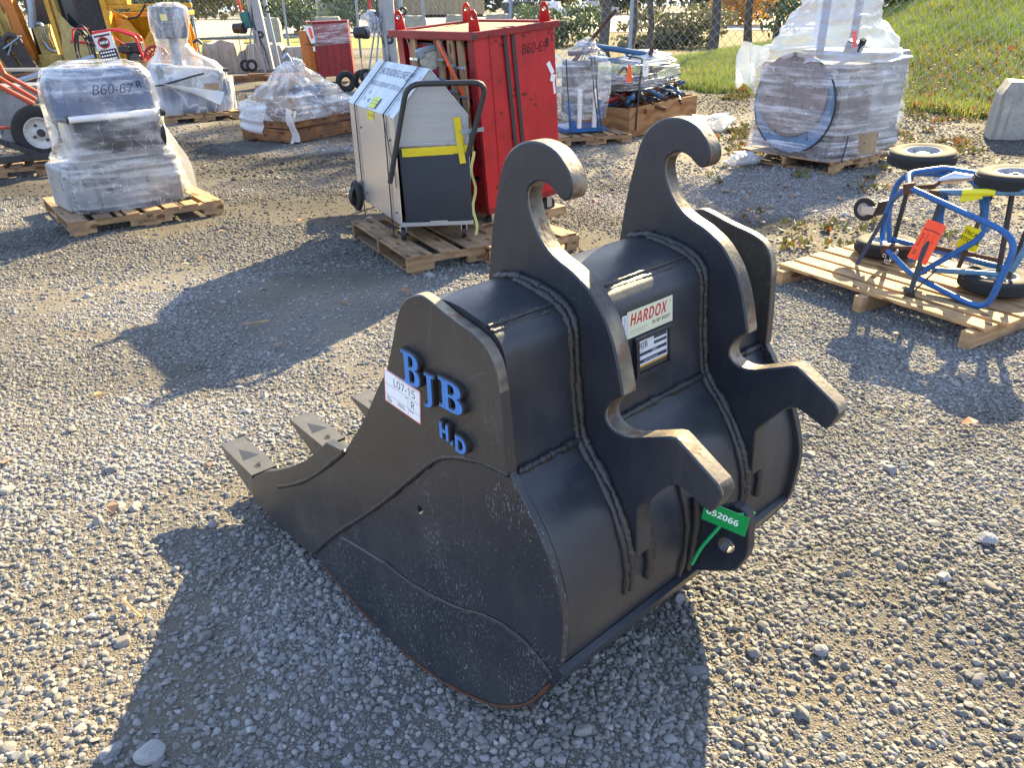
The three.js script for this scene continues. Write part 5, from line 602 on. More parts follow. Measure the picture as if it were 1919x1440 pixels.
// --- plywood crate of scrap pipe ---
{
  const t = thing('plywood_crate', 'open plywood crate heaped with scrap pipe in front of the fence', 'crate', [1.556, 0, -10.33], 0.9021), L = 1.95, W = 0.9, H = 0.37;
  part(t, 'ply_side', uvm(bx(L, H, 0.018, L / 2, H / 2 + 0.01, -0.009, 0, 0, 0, 0.002), 1), M.ply); part(t, 'ply_side', uvm(bx(L, H, 0.018, L / 2, H / 2 + 0.01, -W + 0.009, 0, 0, 0, 0.002), 1), M.ply); for (const x of [0.009, L - 0.009]) part(t, 'ply_end', uvm(bx(0.018, H - 0.005, W - 0.04, x, H / 2 + 0.01, -W / 2, 0, 0, 0, 0.002), 1), M.ply); part(t, 'ply_floor', uvm(bx(L - 0.04, 0.02, W - 0.04, L / 2, 0.03, -W / 2, 0, 0, 0, 0), 1), M.ply);
  const at = (x, y, z) => [1.556 + x * 0.6201 + z * 0.7845 * -1 * -1, y, -10.33 - x * 0.7845 + z * 0.6201];
  const pipe = (label, a, b, r, m) => one('scrap_pipe', tubeOpen(a, b, r), m, label, 'pipe', 'scrap pipes heaped in the plywood crate', null, [1.556, 0, -10.33], 0.9021);
  function tubeOpen(a, b, r) { const d = V3(...b).sub(V3(...a)).normalize(), e = V3(...a).addScaledVector(d, 0.03).toArray(); return uvm(J(cyl(a, b, r, r, 14, true), cyl(a, b, r * 0.72, r * 0.72, 14, true), ring(a, d, r), ring(b, d, r)), 0.5); }
  function ring(p, d, r) { const g = new THREE.RingGeometry(r * 0.72, r, 14); g.applyQuaternion(new THREE.Quaternion().setFromUnitVectors(V3(0, 0, 1), d)); g.translate(...p); return clean(g); }
  pipe('rusty pipe with its open end hanging over the crate front', [0.42, 0.30, 0.02], [0.1, 0.62, -0.55], 0.032, M.rustLight); pipe('long rusty pipe sticking out lowest over the crate front', [0.78, 0.30, 0.10], [0.15, 0.56, -0.6], 0.026, M.rustLight); pipe('rusty pipe pointing up out of the film at the right', [1.25, 0.86, -0.10], [0.5, 0.52, -0.5], 0.034, M.rust); pipe('thick brown pipe lying across the heap under the film', [0.35, 0.50, -0.15], [1.05, 0.52, -0.2], 0.05, M.rust); pipe('rusty pipe with a ringed end at the right of the heap', [1.1, 0.40, -0.05], [0.6, 0.56, -0.5], 0.03, M.rustLight);
  pipe('pale blue pipe on top of the heap pointing left to the fence', [-0.05, 1.13, -0.78], [1.05, 0.96, -0.35], 0.036, M.blueScrap); pipe('pale blue pipe second from top, lying lower along the film', [-0.2, 0.98, -0.5], [0.7, 0.86, -0.3], 0.034, M.blueScrap); pipe('blue bar leaning from the film down into the crate', [0.12, 0.42, -0.12], [0.75, 0.68, -0.2], 0.022, M.blueScrap); pipe('red pipe lying at the left end of the heap', [-0.02, 0.44, -0.35], [0.5, 0.50, -0.3], 0.035, M.redDark); pipe('dark steel bar rising behind the heap centre', [0.4, 0.55, -0.6], [1.0, 1.02, -0.5], 0.02, M.steelDark); pipe('short brown pipe standing among the film at the top', [0.9, 0.8, -0.3], [1.0, 1.02, -0.28], 0.03, M.rust); pipe('blue bar low at the right end of the heap', [1.3, 0.44, -0.12], [1.75, 0.46, -0.3], 0.03, M.blueScrap); pipe('dark pipe end low in the left front of the heap', [0.32, 0.43, -0.08], [0.75, 0.50, -0.5], 0.03, M.steelDark);
  { const g = [], mt = [M.rust, M.blueScrap, M.steelDark]; for (let m = 0; m < 3; m++) { const q = []; for (let k = 0; k < 34; k++) { const a = R(0, 6.3), c = [R(0.15, 1.7), R(0.36, 0.66), R(-0.8, -0.08)], h = R(0.12, 0.42), e = R(-0.25, 0.45), lim = (v, lo, hi) => clamp(v, lo, hi), P1 = [lim(c[0] - Math.cos(a) * h, 0.04, 1.9), c[1] - e * h, lim(c[2] - Math.sin(a) * h, -0.86, 0.02)], P2 = [lim(c[0] + Math.cos(a) * h, 0.04, 1.9), c[1] + e * h, lim(c[2] + Math.sin(a) * h, -0.86, 0.02)]; q.push(uvm(cyl(P1, P2, R(0.008, 0.028), undefined, 8), 0.5)); } g.push(J(q)); } const h = thing('scrap_heap', 'tangle of short rusty and blue metal pieces filling the plywood crate', 'scrap metal', [1.556, 0, -10.33], 0.9021); h.userData.kind = 'stuff'; g.forEach((q, m) => part(h, 'scrap_pieces', q, mt[m]).userData.kind = 'stuff'); }
  const w = thing('scrap_film', 'torn stretch film holding the scrap pipes together above the crate', 'stretch film', [1.556, 0, -10.33], 0.9021); part(w, 'film_wrap', filmGeo([[0.58, 0.72, -0.42, 0.80, 0.40, 4], [0.72, 0.74, -0.42, 0.84, 0.42, 4], [0.86, 0.74, -0.42, 0.82, 0.40, 3.5], [0.93, 0.74, -0.42, 0.72, 0.34, 3]], { wr: 0.05, s: 351, top: false }), M.film); part(w, 'film_top', filmGeo([[0.84, 1.2, -0.45, 0.42, 0.32, 3], [0.93, 1.18, -0.45, 0.34, 0.26, 3], [1.0, 1.12, -0.45, 0.14, 0.12, 2]], { wr: 0.06, s: 352, nu: 50, nv: 16 }), M.wrinkled); part(w, 'black_band', tube([[0.16, 0.10, 0.012], [0.16, 0.40, 0.02], [0.34, 0.95, -0.05], [0.36, 0.98, -0.3]], 0.011, 0.02, false, 5), M.strap);
  const og = part(w, 'orange_tag', quad([-0.09, 0.70, -0.02], [0.03, 0.70, 0.0], [0.0, 0.90, -0.02], [-0.05, 0.90, -0.03], 4, 4), M.tagOrange); const pp = part(w, 'paper_label', quad([0.26, 0.74, 0.02], [0.40, 0.74, 0.02], [0.40, 0.90, 0.01], [0.26, 0.90, 0.01]), printMat(64, 72, (x, a, b) => { x.fillStyle = '#e4e6ea'; x.fillRect(0, 0, a, b); x.fillStyle = '#444'; x.fillRect(8, 20, 40, 4); x.fillRect(8, 32, 30, 4); }));
}
// --- tall wrapped bundle near the fence ---
{
  const t = thing('wrapped_bundle', 'tall film wrapped bundle of grey and pinkish boxes with a big round blue disc', 'wrapped bundle', PB.pos, PB.turn);
  part(t, 'pink_carton', uvm(bx(0.55, 0.86, 1.0, 0.33, 0.60, -0.56, 0, 0, 0, 0.02), 1), M.cardPink); part(t, 'grey_cabinet', uvm(bx(0.62, 0.96, 0.9, 0.93, 0.64, -0.54, 0, 0, 0, 0.02), 1), M.greyLight); part(t, 'lower_roll', [uvm(cyl([0.02, 0.25, -0.25], [1.2, 0.25, -0.15], 0.13, 0.13, 20), 1)], M.grey); part(t, 'cream_carton', uvm(bx(0.3, 0.22, 0.3, 0.55, 0.26, -0.12, 0, 0, 0, 0.01), 1), M.card); for (let k = 0; k < 9; k++) part(t, 'ribbed_slat', uvm(bx(0.012, 0.60, 0.04, -0.002, 0.70, -0.14 - k * 0.10, 0, 0, 0, 0.003), 1), M.greyLight);
  const disc = part(t, 'round_disc', [uvm(cyl([-0.034, 0.64, -0.53], [-0.012, 0.64, -0.53], 0.475, 0.475, 56), 1)], M.discBlue, 'big round pale blue disc against the left side'); part(t, 'disc_rim', new THREE.TorusGeometry(0.475, 0.010, 8, 60).rotateY(Math.PI / 2).translate(-0.03, 0.64, -0.53), M.blackPlastic); part(t, 'disc_rim', new THREE.TorusGeometry(0.40, 0.007, 8, 60).rotateY(Math.PI / 2).translate(-0.045, 0.73, -0.55), M.grey); part(t, 'disc_face', cyl([-0.05, 0.73, -0.55], [-0.04, 0.73, -0.55], 0.40, 0.40, 56), M.cardPink);
  part(t, 'upper_frame', [bx(0.06, 0.62, 0.06, 0.42, 1.36, -0.62, 0, 0, 0, 0.004), bx(0.06, 0.66, 0.06, 0.80, 1.36, -0.5, 0, 0, 0, 0.004), bx(0.5, 0.06, 0.3, 0.6, 1.64, -0.55, 0, 0, 0, 0.006), bx(0.16, 0.10, 0.14, 0.28, 1.18, -0.16, 0.3, 0.4, 0, 0.006), bx(0.05, 0.16, 0.05, 0.3, 1.18, -0.10, 0.4, 0, 0.3, 0.003)].map((g) => uvm(g, 1)), M.steelDark);
  part(t, 'stretch_film', filmGeo([[0.13, 0.63, -0.57, 0.68, 0.60, 6], [0.30, 0.63, -0.57, 0.66, 0.58, 6], [0.52, 0.63, -0.57, 0.71, 0.58, 6], [0.80, 0.62, -0.57, 0.70, 0.575, 6], [1.06, 0.61, -0.57, 0.675, 0.56, 5]], { wr: 0.016, s: 361, hfold: 50, top: false, nu: 110 }), M.film);
  part(t, 'upper_bag', filmGeo([[1.04, 0.61, -0.57, 0.67, 0.565, 5], [1.16, 0.60, -0.58, 0.63, 0.54, 4], [1.34, 0.60, -0.60, 0.50, 0.46, 3], [1.52, 0.60, -0.60, 0.40, 0.36, 3], [1.72, 0.60, -0.58, 0.32, 0.30, 3], [1.80, 0.60, -0.58, 0.18, 0.16, 2.5]], { wr: 0.07, s: 371, vfold: 18 }), M.dense);
  part(t, 'hanging_bag', flap([[-0.20, 0.82, -1.20], [-0.05, 0.76, -1.08], [-0.02, 1.16, -0.95], [-0.06, 1.22, -1.22]], (p, u, v) => { p.x += 0.05 * Math.sin(9 * v + 7 * u) * (1 - 0.5 * v); p.z += 0.05 * Math.sin(6 * v + 9 * u); p.y += 0.04 * Math.sin(11 * u) * (1 - v); }), M.wrinkled); part(t, 'film_wing', flap([[1.28, 0.60, -0.5], [1.34, 0.52, -0.9], [1.30, 0.62, -0.95], [1.26, 0.75, -0.5]], (p) => p), M.wrinkled); part(t, 'film_wing', flap([[1.20, 1.08, -0.3], [1.36, 1.12, -0.72], [1.42, 1.22, -0.74], [1.14, 1.20, -0.36]], (p, u, v) => { p.y += 0.02 * Math.sin(9 * u); }), M.wrinkled);
  const ot = part(t, 'orange_tag', quad([0.06, 1.19, -0.035], [0.15, 1.19, -0.04], [0.20, 1.33, -0.11], [0.11, 1.33, -0.10]), printMat(64, 96, (x, w, h) => { x.fillStyle = '#e8402c'; x.fillRect(0, 0, w, h); x.fillStyle = '#7a1d14'; x.fillRect(4, 12, 56, 3); x.fillRect(10, 70, 30, 8); x.fillRect(20, 84, 26, 6); }));
  part(t, 'navy_band', tube([[0.10, 0.13, 0.03], [0.14, 0.3, 0.03], [0.16, 0.37, 0.02]], 0.008, 0, false, 5), M.strapNavy);
}

for (const [x, z, s, lb] of [[2.75, -10.9, 0.34, 'crumpled whitish plastic sheet lying by the fence right of the plywood crate'], [2.55, -8.55, 0.2, 'small torn white plastic scrap in the weeds left of the tall bundle']]) one('plastic_scrap', filmGeo([[0, 0, 0, s, s * 0.55, 2.5], [s * 0.25, 0, 0, s * 0.9, s * 0.5, 2.2], [s * 0.5, s * 0.1, 0, s * 0.45, s * 0.3, 2]], { nu: 48, nv: 14, wr: 0.14 * s / 0.3, s: 430 + x * 10 | 0 }), M.wrinkled, lb, 'plastic sheet', null, null, [x, 0.01, z], 0.3);

// ---------- skid and blue cart chassis lying on its side ----------
{
  const s = thing('wooden_skid', 'pale board skid with three heavy runners under the blue chassis', 'skid', skidPos, skidTurn);
  for (const a of [0.055, 0.615, 1.235]) { const g = uvm(bx(0.055, 0.095, 1.06, 0, 0, 0, 0, 0, 0, 0.004), 0.5, 'z', [rnd(), rnd()]); g.translate(a, 0.0475, -0.47); part(s, 'runner', g, M.wood); }
  for (const [b, w] of [[0.055, 0.115], [0.215, 0.125], [0.375, 0.125], [0.54, 0.13], [0.70, 0.125], [0.86, 0.13]]) { const L = b < 0.1 ? 1.30 : 1.33, g = uvm(bx(L, 0.021, w, 0, 0, 0, R(-0.008, 0.008), R(-0.01, 0.01), 0, 0.003), 0.5, 'x', [rnd(), rnd()]); g.translate(0.635 + R(-0.02, 0.02), 0.1065, -b); part(s, 'deck_board', g, M.woodNew); }
  const t = thing('cart_chassis', 'blue tubular cart chassis lying on its side with four black tyres', 'cart chassis', skidPos, skidTurn), p = (a, y, b) => [a, y, -b], TB = 0.0165;
  part(t, 'frame_tube', tube([p(0.57, 0.655, 0.28), p(1.13, 0.53, 0.28), p(1.20, 0.47, 0.27), p(1.165, 0.15, 0.24), p(1.09, 0.125, 0.24), p(0.70, 0.185, 0.27), p(0.50, 0.29, 0.29)], TB, 0.07, false, 12), M.blue);
  part(t, 'frame_tube', tube([p(0.57, 0.655, 0.28), p(0.37, 0.53, 0.46), p(0.335, 0.40, 0.48), p(0.37, 0.26, 0.45), p(0.50, 0.29, 0.29)], TB, 0.09, false, 12), M.blue);
  part(t, 'frame_tube', tube([p(0.33, 0.23, 0.60), p(0.265, 0.42, 0.61), p(0.30, 0.62, 0.60), p(0.40, 0.675, 0.60), p(0.72, 0.70, 0.60), p(0.80, 0.63, 0.60), p(0.88, 0.42, 0.60)], TB, 0.09, false, 12), M.blue);
  part(t, 'frame_tube', tube([p(0.57, 0.655, 0.28), p(0.46, 0.70, 0.42), p(0.56, 0.725, 0.60), p(0.74, 0.715, 0.64)], TB, 0.05, false, 12), M.blue);
  part(t, 'frame_tube', tube([p(0.74, 0.62, 0.36), p(0.70, 0.52, 0.42), p(0.72, 0.42, 0.42), p(0.70, 0.30, 0.42), p(0.60, 0.22, 0.40)], TB, 0.09, false, 12), M.blue);
  part(t, 'frame_tube', tube([p(0.33, 0.25, 0.62), p(0.95, 0.245, 0.62), p(1.06, 0.27, 0.56)], TB, 0.05, false, 12), M.blue); part(t, 'frame_tube', tube([p(0.76, 0.215, 0.36), p(1.05, 0.24, 0.50)], TB, 0, false, 12), M.bluePale); part(t, 'frame_tube', tube([p(0.72, 0.19, 0.3), p(0.92, 0.42, 0.5), p(0.86, 0.62, 0.55)], TB, 0.06, false, 12), M.blue);
  part(t, 'frame_tube', tube([p(0.68, 0.635, 0.38), p(1.12, 0.70, 0.50)], 0.018, 0, false, 12), M.bluePale); part(t, 'frame_tube', tube([p(1.14, 0.70, 0.56), p(1.19, 0.60, 0.50), p(1.12, 0.28, 0.48)], TB, 0.06, false, 12), M.bluePale); part(t, 'frame_tube', tube([p(0.50, 0.29, 0.29), p(0.74, 0.33, 0.40), p(1.02, 0.31, 0.52)], 0.013, 0, false, 10), M.rustLight); part(t, 'tow_lever', tube([p(0.58, 0.66, 0.5), p(0.68, 0.70, 0.52), p(0.77, 0.715, 0.53)], (u) => 0.012 + 0.02 * Math.sin(Math.PI * u), 0, false, 10), M.zinc); part(t, 'rusty_arm', tube([p(0.56, 0.65, 0.3), p(0.62, 0.655, 0.42), p(0.60, 0.665, 0.52)], 0.014, 0, false, 8), M.rust);
  part(t, 'rusty_joint', [bx(0.055, 0.06, 0.05, 0.57, 0.65, -0.285, 0, 0.3, 0.3, 0.006), bx(0.05, 0.05, 0.05, 0.50, 0.285, -0.295, 0, 0.3, 0, 0.006), bx(0.045, 0.04, 0.06, 0.72, 0.205, -0.33, 0, 0, 0, 0.006), bx(0.06, 0.035, 0.05, 0.67, 0.63, -0.38, 0, 0, 0.1, 0.006)].map((g) => uvm(g, 0.5)), M.rust);
  part(t, 'axle', [cyl(p(0.30, 0.16, 0.68), p(0.33, 0.76, 0.69), 0.014), cyl(p(1.02, 0.16, 0.575), p(0.95, 0.76, 0.60), 0.014)], M.steelDark); part(t, 'tow_chain', [0, 1, 2, 3, 4, 5].map((k) => new THREE.TorusGeometry(0.011, 0.003, 5, 10).rotateY(k % 2 ? 1.57 : 0).rotateX(0.3).translate(0.52 + 0.012 * k, 0.255 - 0.018 * Math.sin(k * 0.9) * 2, -0.26 - k * 0.004)), M.zinc);
  const wheel = (a, y, b, rx, rz) => { const w = part(t, 'wheel', [new THREE.LatheGeometry(smooth([[0.10, -0.036], [0.135, -0.044], [0.168, -0.042], [0.184, -0.028], [0.188, 0], [0.184, 0.028], [0.168, 0.042], [0.135, 0.044], [0.10, 0.036]], 26).map((q) => new THREE.Vector2(q[0], q[1])), 44), ...[-0.022, -0.008, 0.006, 0.020].map((h) => new THREE.TorusGeometry(0.1885, 0.0035, 5, 60).rotateX(Math.PI / 2).translate(0, h, 0))], M.rubber); part(w, 'wheel_rim', [new THREE.LatheGeometry([[0.105, 0.034], [0.098, 0.040], [0.090, 0.030], [0.082, 0.004], [0.045, -0.002], [0.04, 0.02], [0.028, 0.024], [0.0001, 0.024]].map((q) => new THREE.Vector2(...q)), 32), new THREE.LatheGeometry([[0.105, -0.034], [0.098, -0.040], [0.090, -0.030], [0.082, -0.006], [0.0001, -0.006]].map((q) => new THREE.Vector2(...q)), 32)], M.greyLight); w.position.set(a, y, -b); w.rotation.set(rx, 0, rz); };
  wheel(0.252, 0.178, 0.696, 0.02, 0.03); wheel(1.016, 0.178, 0.575, 0.02, 0.02); wheel(0.345, 0.745, 0.72, 0.10, -0.02); wheel(0.945, 0.725, 0.62, 0.05, 0.02);
  const c = part(t, 'swivel_caster', [bx(0.012, 0.10, 0.10, 0.225, 0.43, -0.60, 0, 0, -0.25, 0.002)], M.blackPlastic); part(c, 'caster_fork', [bx(0.11, 0.05, 0.005, 0.165, 0.405, -0.575, 0, 0, 0.1, 0.001), bx(0.11, 0.05, 0.005, 0.165, 0.405, -0.625, 0, 0, 0.1, 0.001)], M.zinc); part(c, 'caster_wheel', new THREE.TorusGeometry(0.055, 0.021, 10, 28).translate(0.115, 0.40, -0.60), M.rubber); part(c, 'caster_hub', cyl([0.115, 0.40, -0.585], [0.115, 0.40, -0.615], 0.05, 0.05, 20), M.greyLight);
  part(t, 'yellow_label', [tube([p(0.80, 0.653, 0.41), p(0.95, 0.675, 0.452)], 0.0195, 0, false, 12), quad(p(0.80, 0.60, 0.40), p(0.90, 0.635, 0.43), p(0.90, 0.66, 0.425), p(0.80, 0.65, 0.40))], M.tagYellow);
  const yt = printMat(160, 170, (x, w, h) => { x.fillStyle = '#e4d80f'; x.fillRect(0, 0, w, h); x.save(); x.rotate(0.12); x.fillStyle = '#26260f'; x.font = 'bold 42px sans-serif'; x.fillText('ENCAN', 22, 52); x.fillText('RITCHIE', 12, 104); x.restore(); }); part(t, 'yellow_label', quad(p(0.80, 0.345, 0.47), p(0.905, 0.33, 0.50), p(0.92, 0.455, 0.50), p(0.83, 0.475, 0.47), 6, 6, (q, u, v) => { q.z += 0.012 * Math.sin(u * 3); }), yt);
  const st = thing('ratchet_straps', 'dark webbing straps holding the blue chassis down on the skid', 'straps', skidPos, skidTurn); const web = (a, b, w) => quad([a[0] - w, a[1], a[2]], [a[0] + w, a[1], a[2]], [b[0] + w, b[1], b[2]], [b[0] - w, b[1], b[2]], 1, 6);
  part(st, 'strap', [web(p(0.80, 0.118, 0.12), p(0.765, 0.40, 0.235), 0.016), web(p(0.765, 0.40, 0.235), p(0.72, 0.645, 0.37), 0.016), web(p(0.80, 0.118, 0.12), p(0.83, 0.25, 0.28), 0.006)], M.strap); part(st, 'strap', web(p(0.29, 0.118, 0.36), p(0.36, 0.44, 0.45), 0.014), M.strapNavy); part(st, 'strap', web(p(0.80, 0.20, 0.56), p(0.87, 0.64, 0.57), 0.014), M.strap); part(st, 'strap', web(p(1.06, 0.2, 0.60), p(1.10, 0.66, 0.58), 0.012), M.strap); part(st, 'strap_foot', uvm(bx(0.05, 0.06, 0.03, 0.80, 0.135, -0.115, 0.5, 0, 0, 0.004), 1), M.strap);
  const og = thing('orange_tag', 'bright orange printed plastic tag hung on the strap in front of the blue chassis', 'tag', skidPos, skidTurn); part(og, 'tag_sheet', quad(p(0.695, 0.305, 0.195), p(0.815, 0.285, 0.195), p(0.835, 0.50, 0.265), p(0.725, 0.515, 0.265), 8, 10, (q, u, v) => { q.z += 0.010 * Math.sin(u * 9) * (1 - 0.5 * v); }), printMat(140, 230, (x, w, h) => { x.fillStyle = '#ff4a12'; x.fillRect(0, 0, w, h); x.fillStyle = '#7c2408'; x.fillRect(10, 50, 120, 7); for (let k = 0; k < 5; k++) x.fillRect(22 + (k % 2) * 4, 76 + k * 16, 10, 12); x.fillRect(20, 170, 6, 34); x.fillRect(32, 170, 6, 34); x.fillRect(52, 74, 4, 60); x.fillRect(90, 110, 30, 3); x.fillRect(84, 180, 10, 18); }));
}
// ---------- concrete blocks ----------
function blockGeo(w, h, d, s, lumpy = 0.02) { const g = new THREE.BoxGeometry(w, h, d, 14, 9, 8); bend(g, (v) => { const y = v.y / h + 0.5, k = 1 - 0.10 * sstep(0.75, 1, y) - 0.05 * y; v.x *= k; v.z *= k; const n = fbm(v.x * 3 + s, v.y * 3 + v.z * 2.3, 3, 401) - 0.5; v.x += n * lumpy; v.z += n * lumpy; if (y > 0.9) v.y += lumpy * 2.5 * (fbm(v.x * 4 + s, v.z * 4, 2, 403) - 0.6); v.y += h / 2; }); return uvm(clean(g), 1.1); }
one('concrete_block', blockGeo(1.3, 0.70, 0.62, 3), M.concrete, 'weathered concrete block on the grass edge at the right of the yard', 'concrete block', null, null, [6.74, -0.02, -9.95], -0.42);
[[-7.75, -22.9, 'left one of the rough concrete blocks behind the tilted mast'], [-6.68, -23.2, 'middle rough concrete block directly behind the tilted mast'], [-5.72, -23.4, 'right smooth concrete block between the tilted mast and the far red cabinet'], [-8.95, -22.6, 'concrete block half hidden by the wrapped display machine']].forEach(([x, z, l], i) => one('concrete_block', blockGeo(1.05, 0.80 - 0.08 * (i % 3), 0.6, 11 + i * 7, i === 2 ? 0.01 : 0.07), M.concrete, l, 'concrete block', 'concrete blocks inside the back fence', null, [x, -0.02, z], 0.2 * (i - 1)));
[[-12.2, -43, 'far concrete block left of the far red cabinet', 1.4], [-9.3, -44, 'far concrete block above the far red cabinet right half', 1.4], [-4.75, -44, 'far concrete block left of the purple lifting lug', 1.15], [-2.55, -44, 'far concrete block behind the red cabinet front lug', 1.3], [-0.5, -45, 'far concrete block behind the red cabinet top', 1.3]].forEach(([x, z, l, w], i) => one('concrete_block', blockGeo(w, 1.15, 0.7, 40 + i * 5, 0.03), M.concrete, l, 'concrete block', 'concrete blocks on the grass beyond the fence', null, [x, -0.02, z], 0.1));

// ---------- material lifts with tilted masts ----------
function lift(label, pos, turn, lean, Hm, pale) {
  const t = thing('material_lift', label, 'material lift', pos, turn), q = new THREE.Group();
  const up = (g) => { g = clean(g); g.applyMatrix4(new THREE.Matrix4().makeRotationZ(lean)); return g; };
  for (const [x, w, z] of [[0, 0.30, 0], [0.05, 0.20, 0.07]]) { const g = [uvm(bx(w, Hm, 0.08, x, 0.18 + Hm / 2, z, 0, 0, 0, 0.008), 1)]; for (let k = 0; k < 4; k++) g.push(uvm(bx(0.014, Hm, 0.02, x - w * 0.36 + k * w * 0.24, 0.18 + Hm / 2, z + 0.045, 0, 0, 0, 0.002), 1)); part(t, 'mast_section', g.map(up), pale ? M.aluDull : M.aluDull); }
  part(t, 'side_leg', up(uvm(bx(0.075, Hm * 0.86, 0.075, 0.28, 0.14 + Hm * 0.43, 0.02, 0, 0, 0, 0.006), 1)), M.galv); part(t, 'side_leg', up(uvm(bx(0.06, Hm * 0.5, 0.07, -0.05, 0.5, 0.14, 0, 0, 0, 0.006), 1)), M.greyLight);
  part(t, 'base_bar', [uvm(bx(0.75, 0.08, 0.09, 0.0, 0.17, 0.05, 0, 0, 0, 0.008), 1)], M.greyMid); part(t, 'brace_rod', [cyl([-0.50, 0.25, 0.05], [-0.22, 1.35, 0.02], 0.018), cyl([-0.33, 0.25, 0.2], [-0.16, 1.3, 0.02], 0.018)], M.galv);
  for (const [x, z] of [[-0.52, 0.12], [-0.36, 0.22]]) { const w = part(t, 'base_wheel', new THREE.TorusGeometry(0.10, 0.045, 10, 26).rotateY(0.5).translate(x, 0.30, z), M.rubber); part(w, 'wheel_hub', cyl([x - 0.02, 0.30, z - 0.03], [x + 0.02, 0.30, z + 0.03], 0.075, 0.075, 18), M.greyLight); }
  const w = part(t, 'winch', up(uvm(bx(0.20, 0.36, 0.2, -0.24, 1.32, 0.08, 0, 0, 0.1, 0.03), 1)), pale ? M.greyDark : M.teal); part(w, 'winch_drum', [cyl([-0.66, 1.12, 0.1], [-0.52, 1.12, 0.14], 0.11, 0.11, 20), cyl([-0.50, 1.12, 0.16], [-0.40, 1.12, 0.2], 0.12, 0.12, 20)], M.blackPlastic);
  part(t, 'winch_cable', [tube([[-0.6, 1.1, 0.1], [-0.58, 0.3, 0.1]], 0.008, 0, false, 5), tube([[-0.14, Hm + 0.1, 0.1], [-0.2, 1.2, 0.12], [0.0, 0.62, 0.16], [0.08, 0.1, 0.2]], 0.012, 0, false, 5)], M.strap); part(t, 'red_marker', up(bx(0.05, 0.4, 0.05, -0.33, 1.72, 0.02)), M.lampRed); for (const [x, y] of [[0.33, 1.5], [0.02, 0.98]]) part(t, 'guide_roller', up(new THREE.TorusGeometry(0.06, 0.022, 8, 18).translate(x, y, 0.13)), M.blackPlastic);
  return t;
}
lift('tilted aluminium material lift mast with two black drums, left of the far red cabinet', [-5.86, 0.04, -20.35], 0.05, 0.09, 2.3, false);
lift('upright aluminium material lift mast with a film wrapped winch, left of the aluminium cart', [-2.42, 0.0, -17.2], 0.05, 0.0, 2.5, true);
one('timber_cribbing', [uvm(bx(1.7, 0.13, 0.16, 0, 0.07, 0.3, 0, 0.02, 0, 0.01), 0.5, 'x'), uvm(bx(1.5, 0.13, 0.16, 0.1, 0.07, -0.2, 0, -0.03, 0, 0.01), 0.5, 'x', [0.3, 0.4])], M.woodDark, 'brown timbers under the tilted material lift mast', 'timber', null, null, [-5.75, 0, -20.2], 0.05);
{ const f = thing('winch_film', 'crumpled clear film wrapped round the winch of the upright mast', 'stretch film', [-2.72, 1.0, -17.1], 0.05); part(f, 'film_wrap', filmGeo([[0.05, 0, 0, 0.12, 0.14, 2.5], [0.2, 0, 0, 0.2, 0.2, 2.5], [0.42, 0, 0, 0.18, 0.18, 2.5], [0.52, 0, 0, 0.06, 0.06, 2]], { nu: 36, nv: 16, wr: 0.06, s: 421 }), M.bag); }
// ---------- far red cabinet ----------
{
  const t = thing('red_cabinet', 'far red ribbed cabinet with an orange end, half wrapped in film', 'cabinet', [-4.62, 0.12, -19.1], 0.12); t.rotation.order = 'YXZ'; t.rotation.z = 0.03;
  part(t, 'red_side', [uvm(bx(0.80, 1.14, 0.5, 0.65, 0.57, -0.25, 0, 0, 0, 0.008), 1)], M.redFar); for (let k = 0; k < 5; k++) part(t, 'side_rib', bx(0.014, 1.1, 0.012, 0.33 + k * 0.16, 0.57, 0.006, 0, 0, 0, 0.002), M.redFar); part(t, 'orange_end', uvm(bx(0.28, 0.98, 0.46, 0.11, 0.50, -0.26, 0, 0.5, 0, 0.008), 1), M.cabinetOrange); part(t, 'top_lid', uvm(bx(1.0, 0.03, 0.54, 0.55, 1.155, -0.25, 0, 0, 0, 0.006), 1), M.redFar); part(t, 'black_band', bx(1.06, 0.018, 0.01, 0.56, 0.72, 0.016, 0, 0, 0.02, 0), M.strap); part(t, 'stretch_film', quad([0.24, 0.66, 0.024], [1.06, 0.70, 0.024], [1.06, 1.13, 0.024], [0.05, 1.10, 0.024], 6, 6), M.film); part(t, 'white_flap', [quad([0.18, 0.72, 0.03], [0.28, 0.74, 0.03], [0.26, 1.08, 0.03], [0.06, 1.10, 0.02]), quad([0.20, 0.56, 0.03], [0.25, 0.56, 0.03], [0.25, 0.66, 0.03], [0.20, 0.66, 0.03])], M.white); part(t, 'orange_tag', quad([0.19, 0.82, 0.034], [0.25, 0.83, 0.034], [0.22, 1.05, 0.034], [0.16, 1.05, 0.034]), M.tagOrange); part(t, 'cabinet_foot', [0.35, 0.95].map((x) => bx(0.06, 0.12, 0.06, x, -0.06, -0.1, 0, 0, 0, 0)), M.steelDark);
  for (const [x, l] of [[-3.35, 'left tyre lying between the far red cabinet and the cart'], [-3.05, 'right tyre lying between the far red cabinet and the cart']]) one('tyre', [new THREE.TorusGeometry(0.15, 0.065, 12, 28).rotateY(0.4)], M.rubber, l, 'tyre', null, null, [x, 0.2, -17.0 - (x + 3.35)], 0);
}
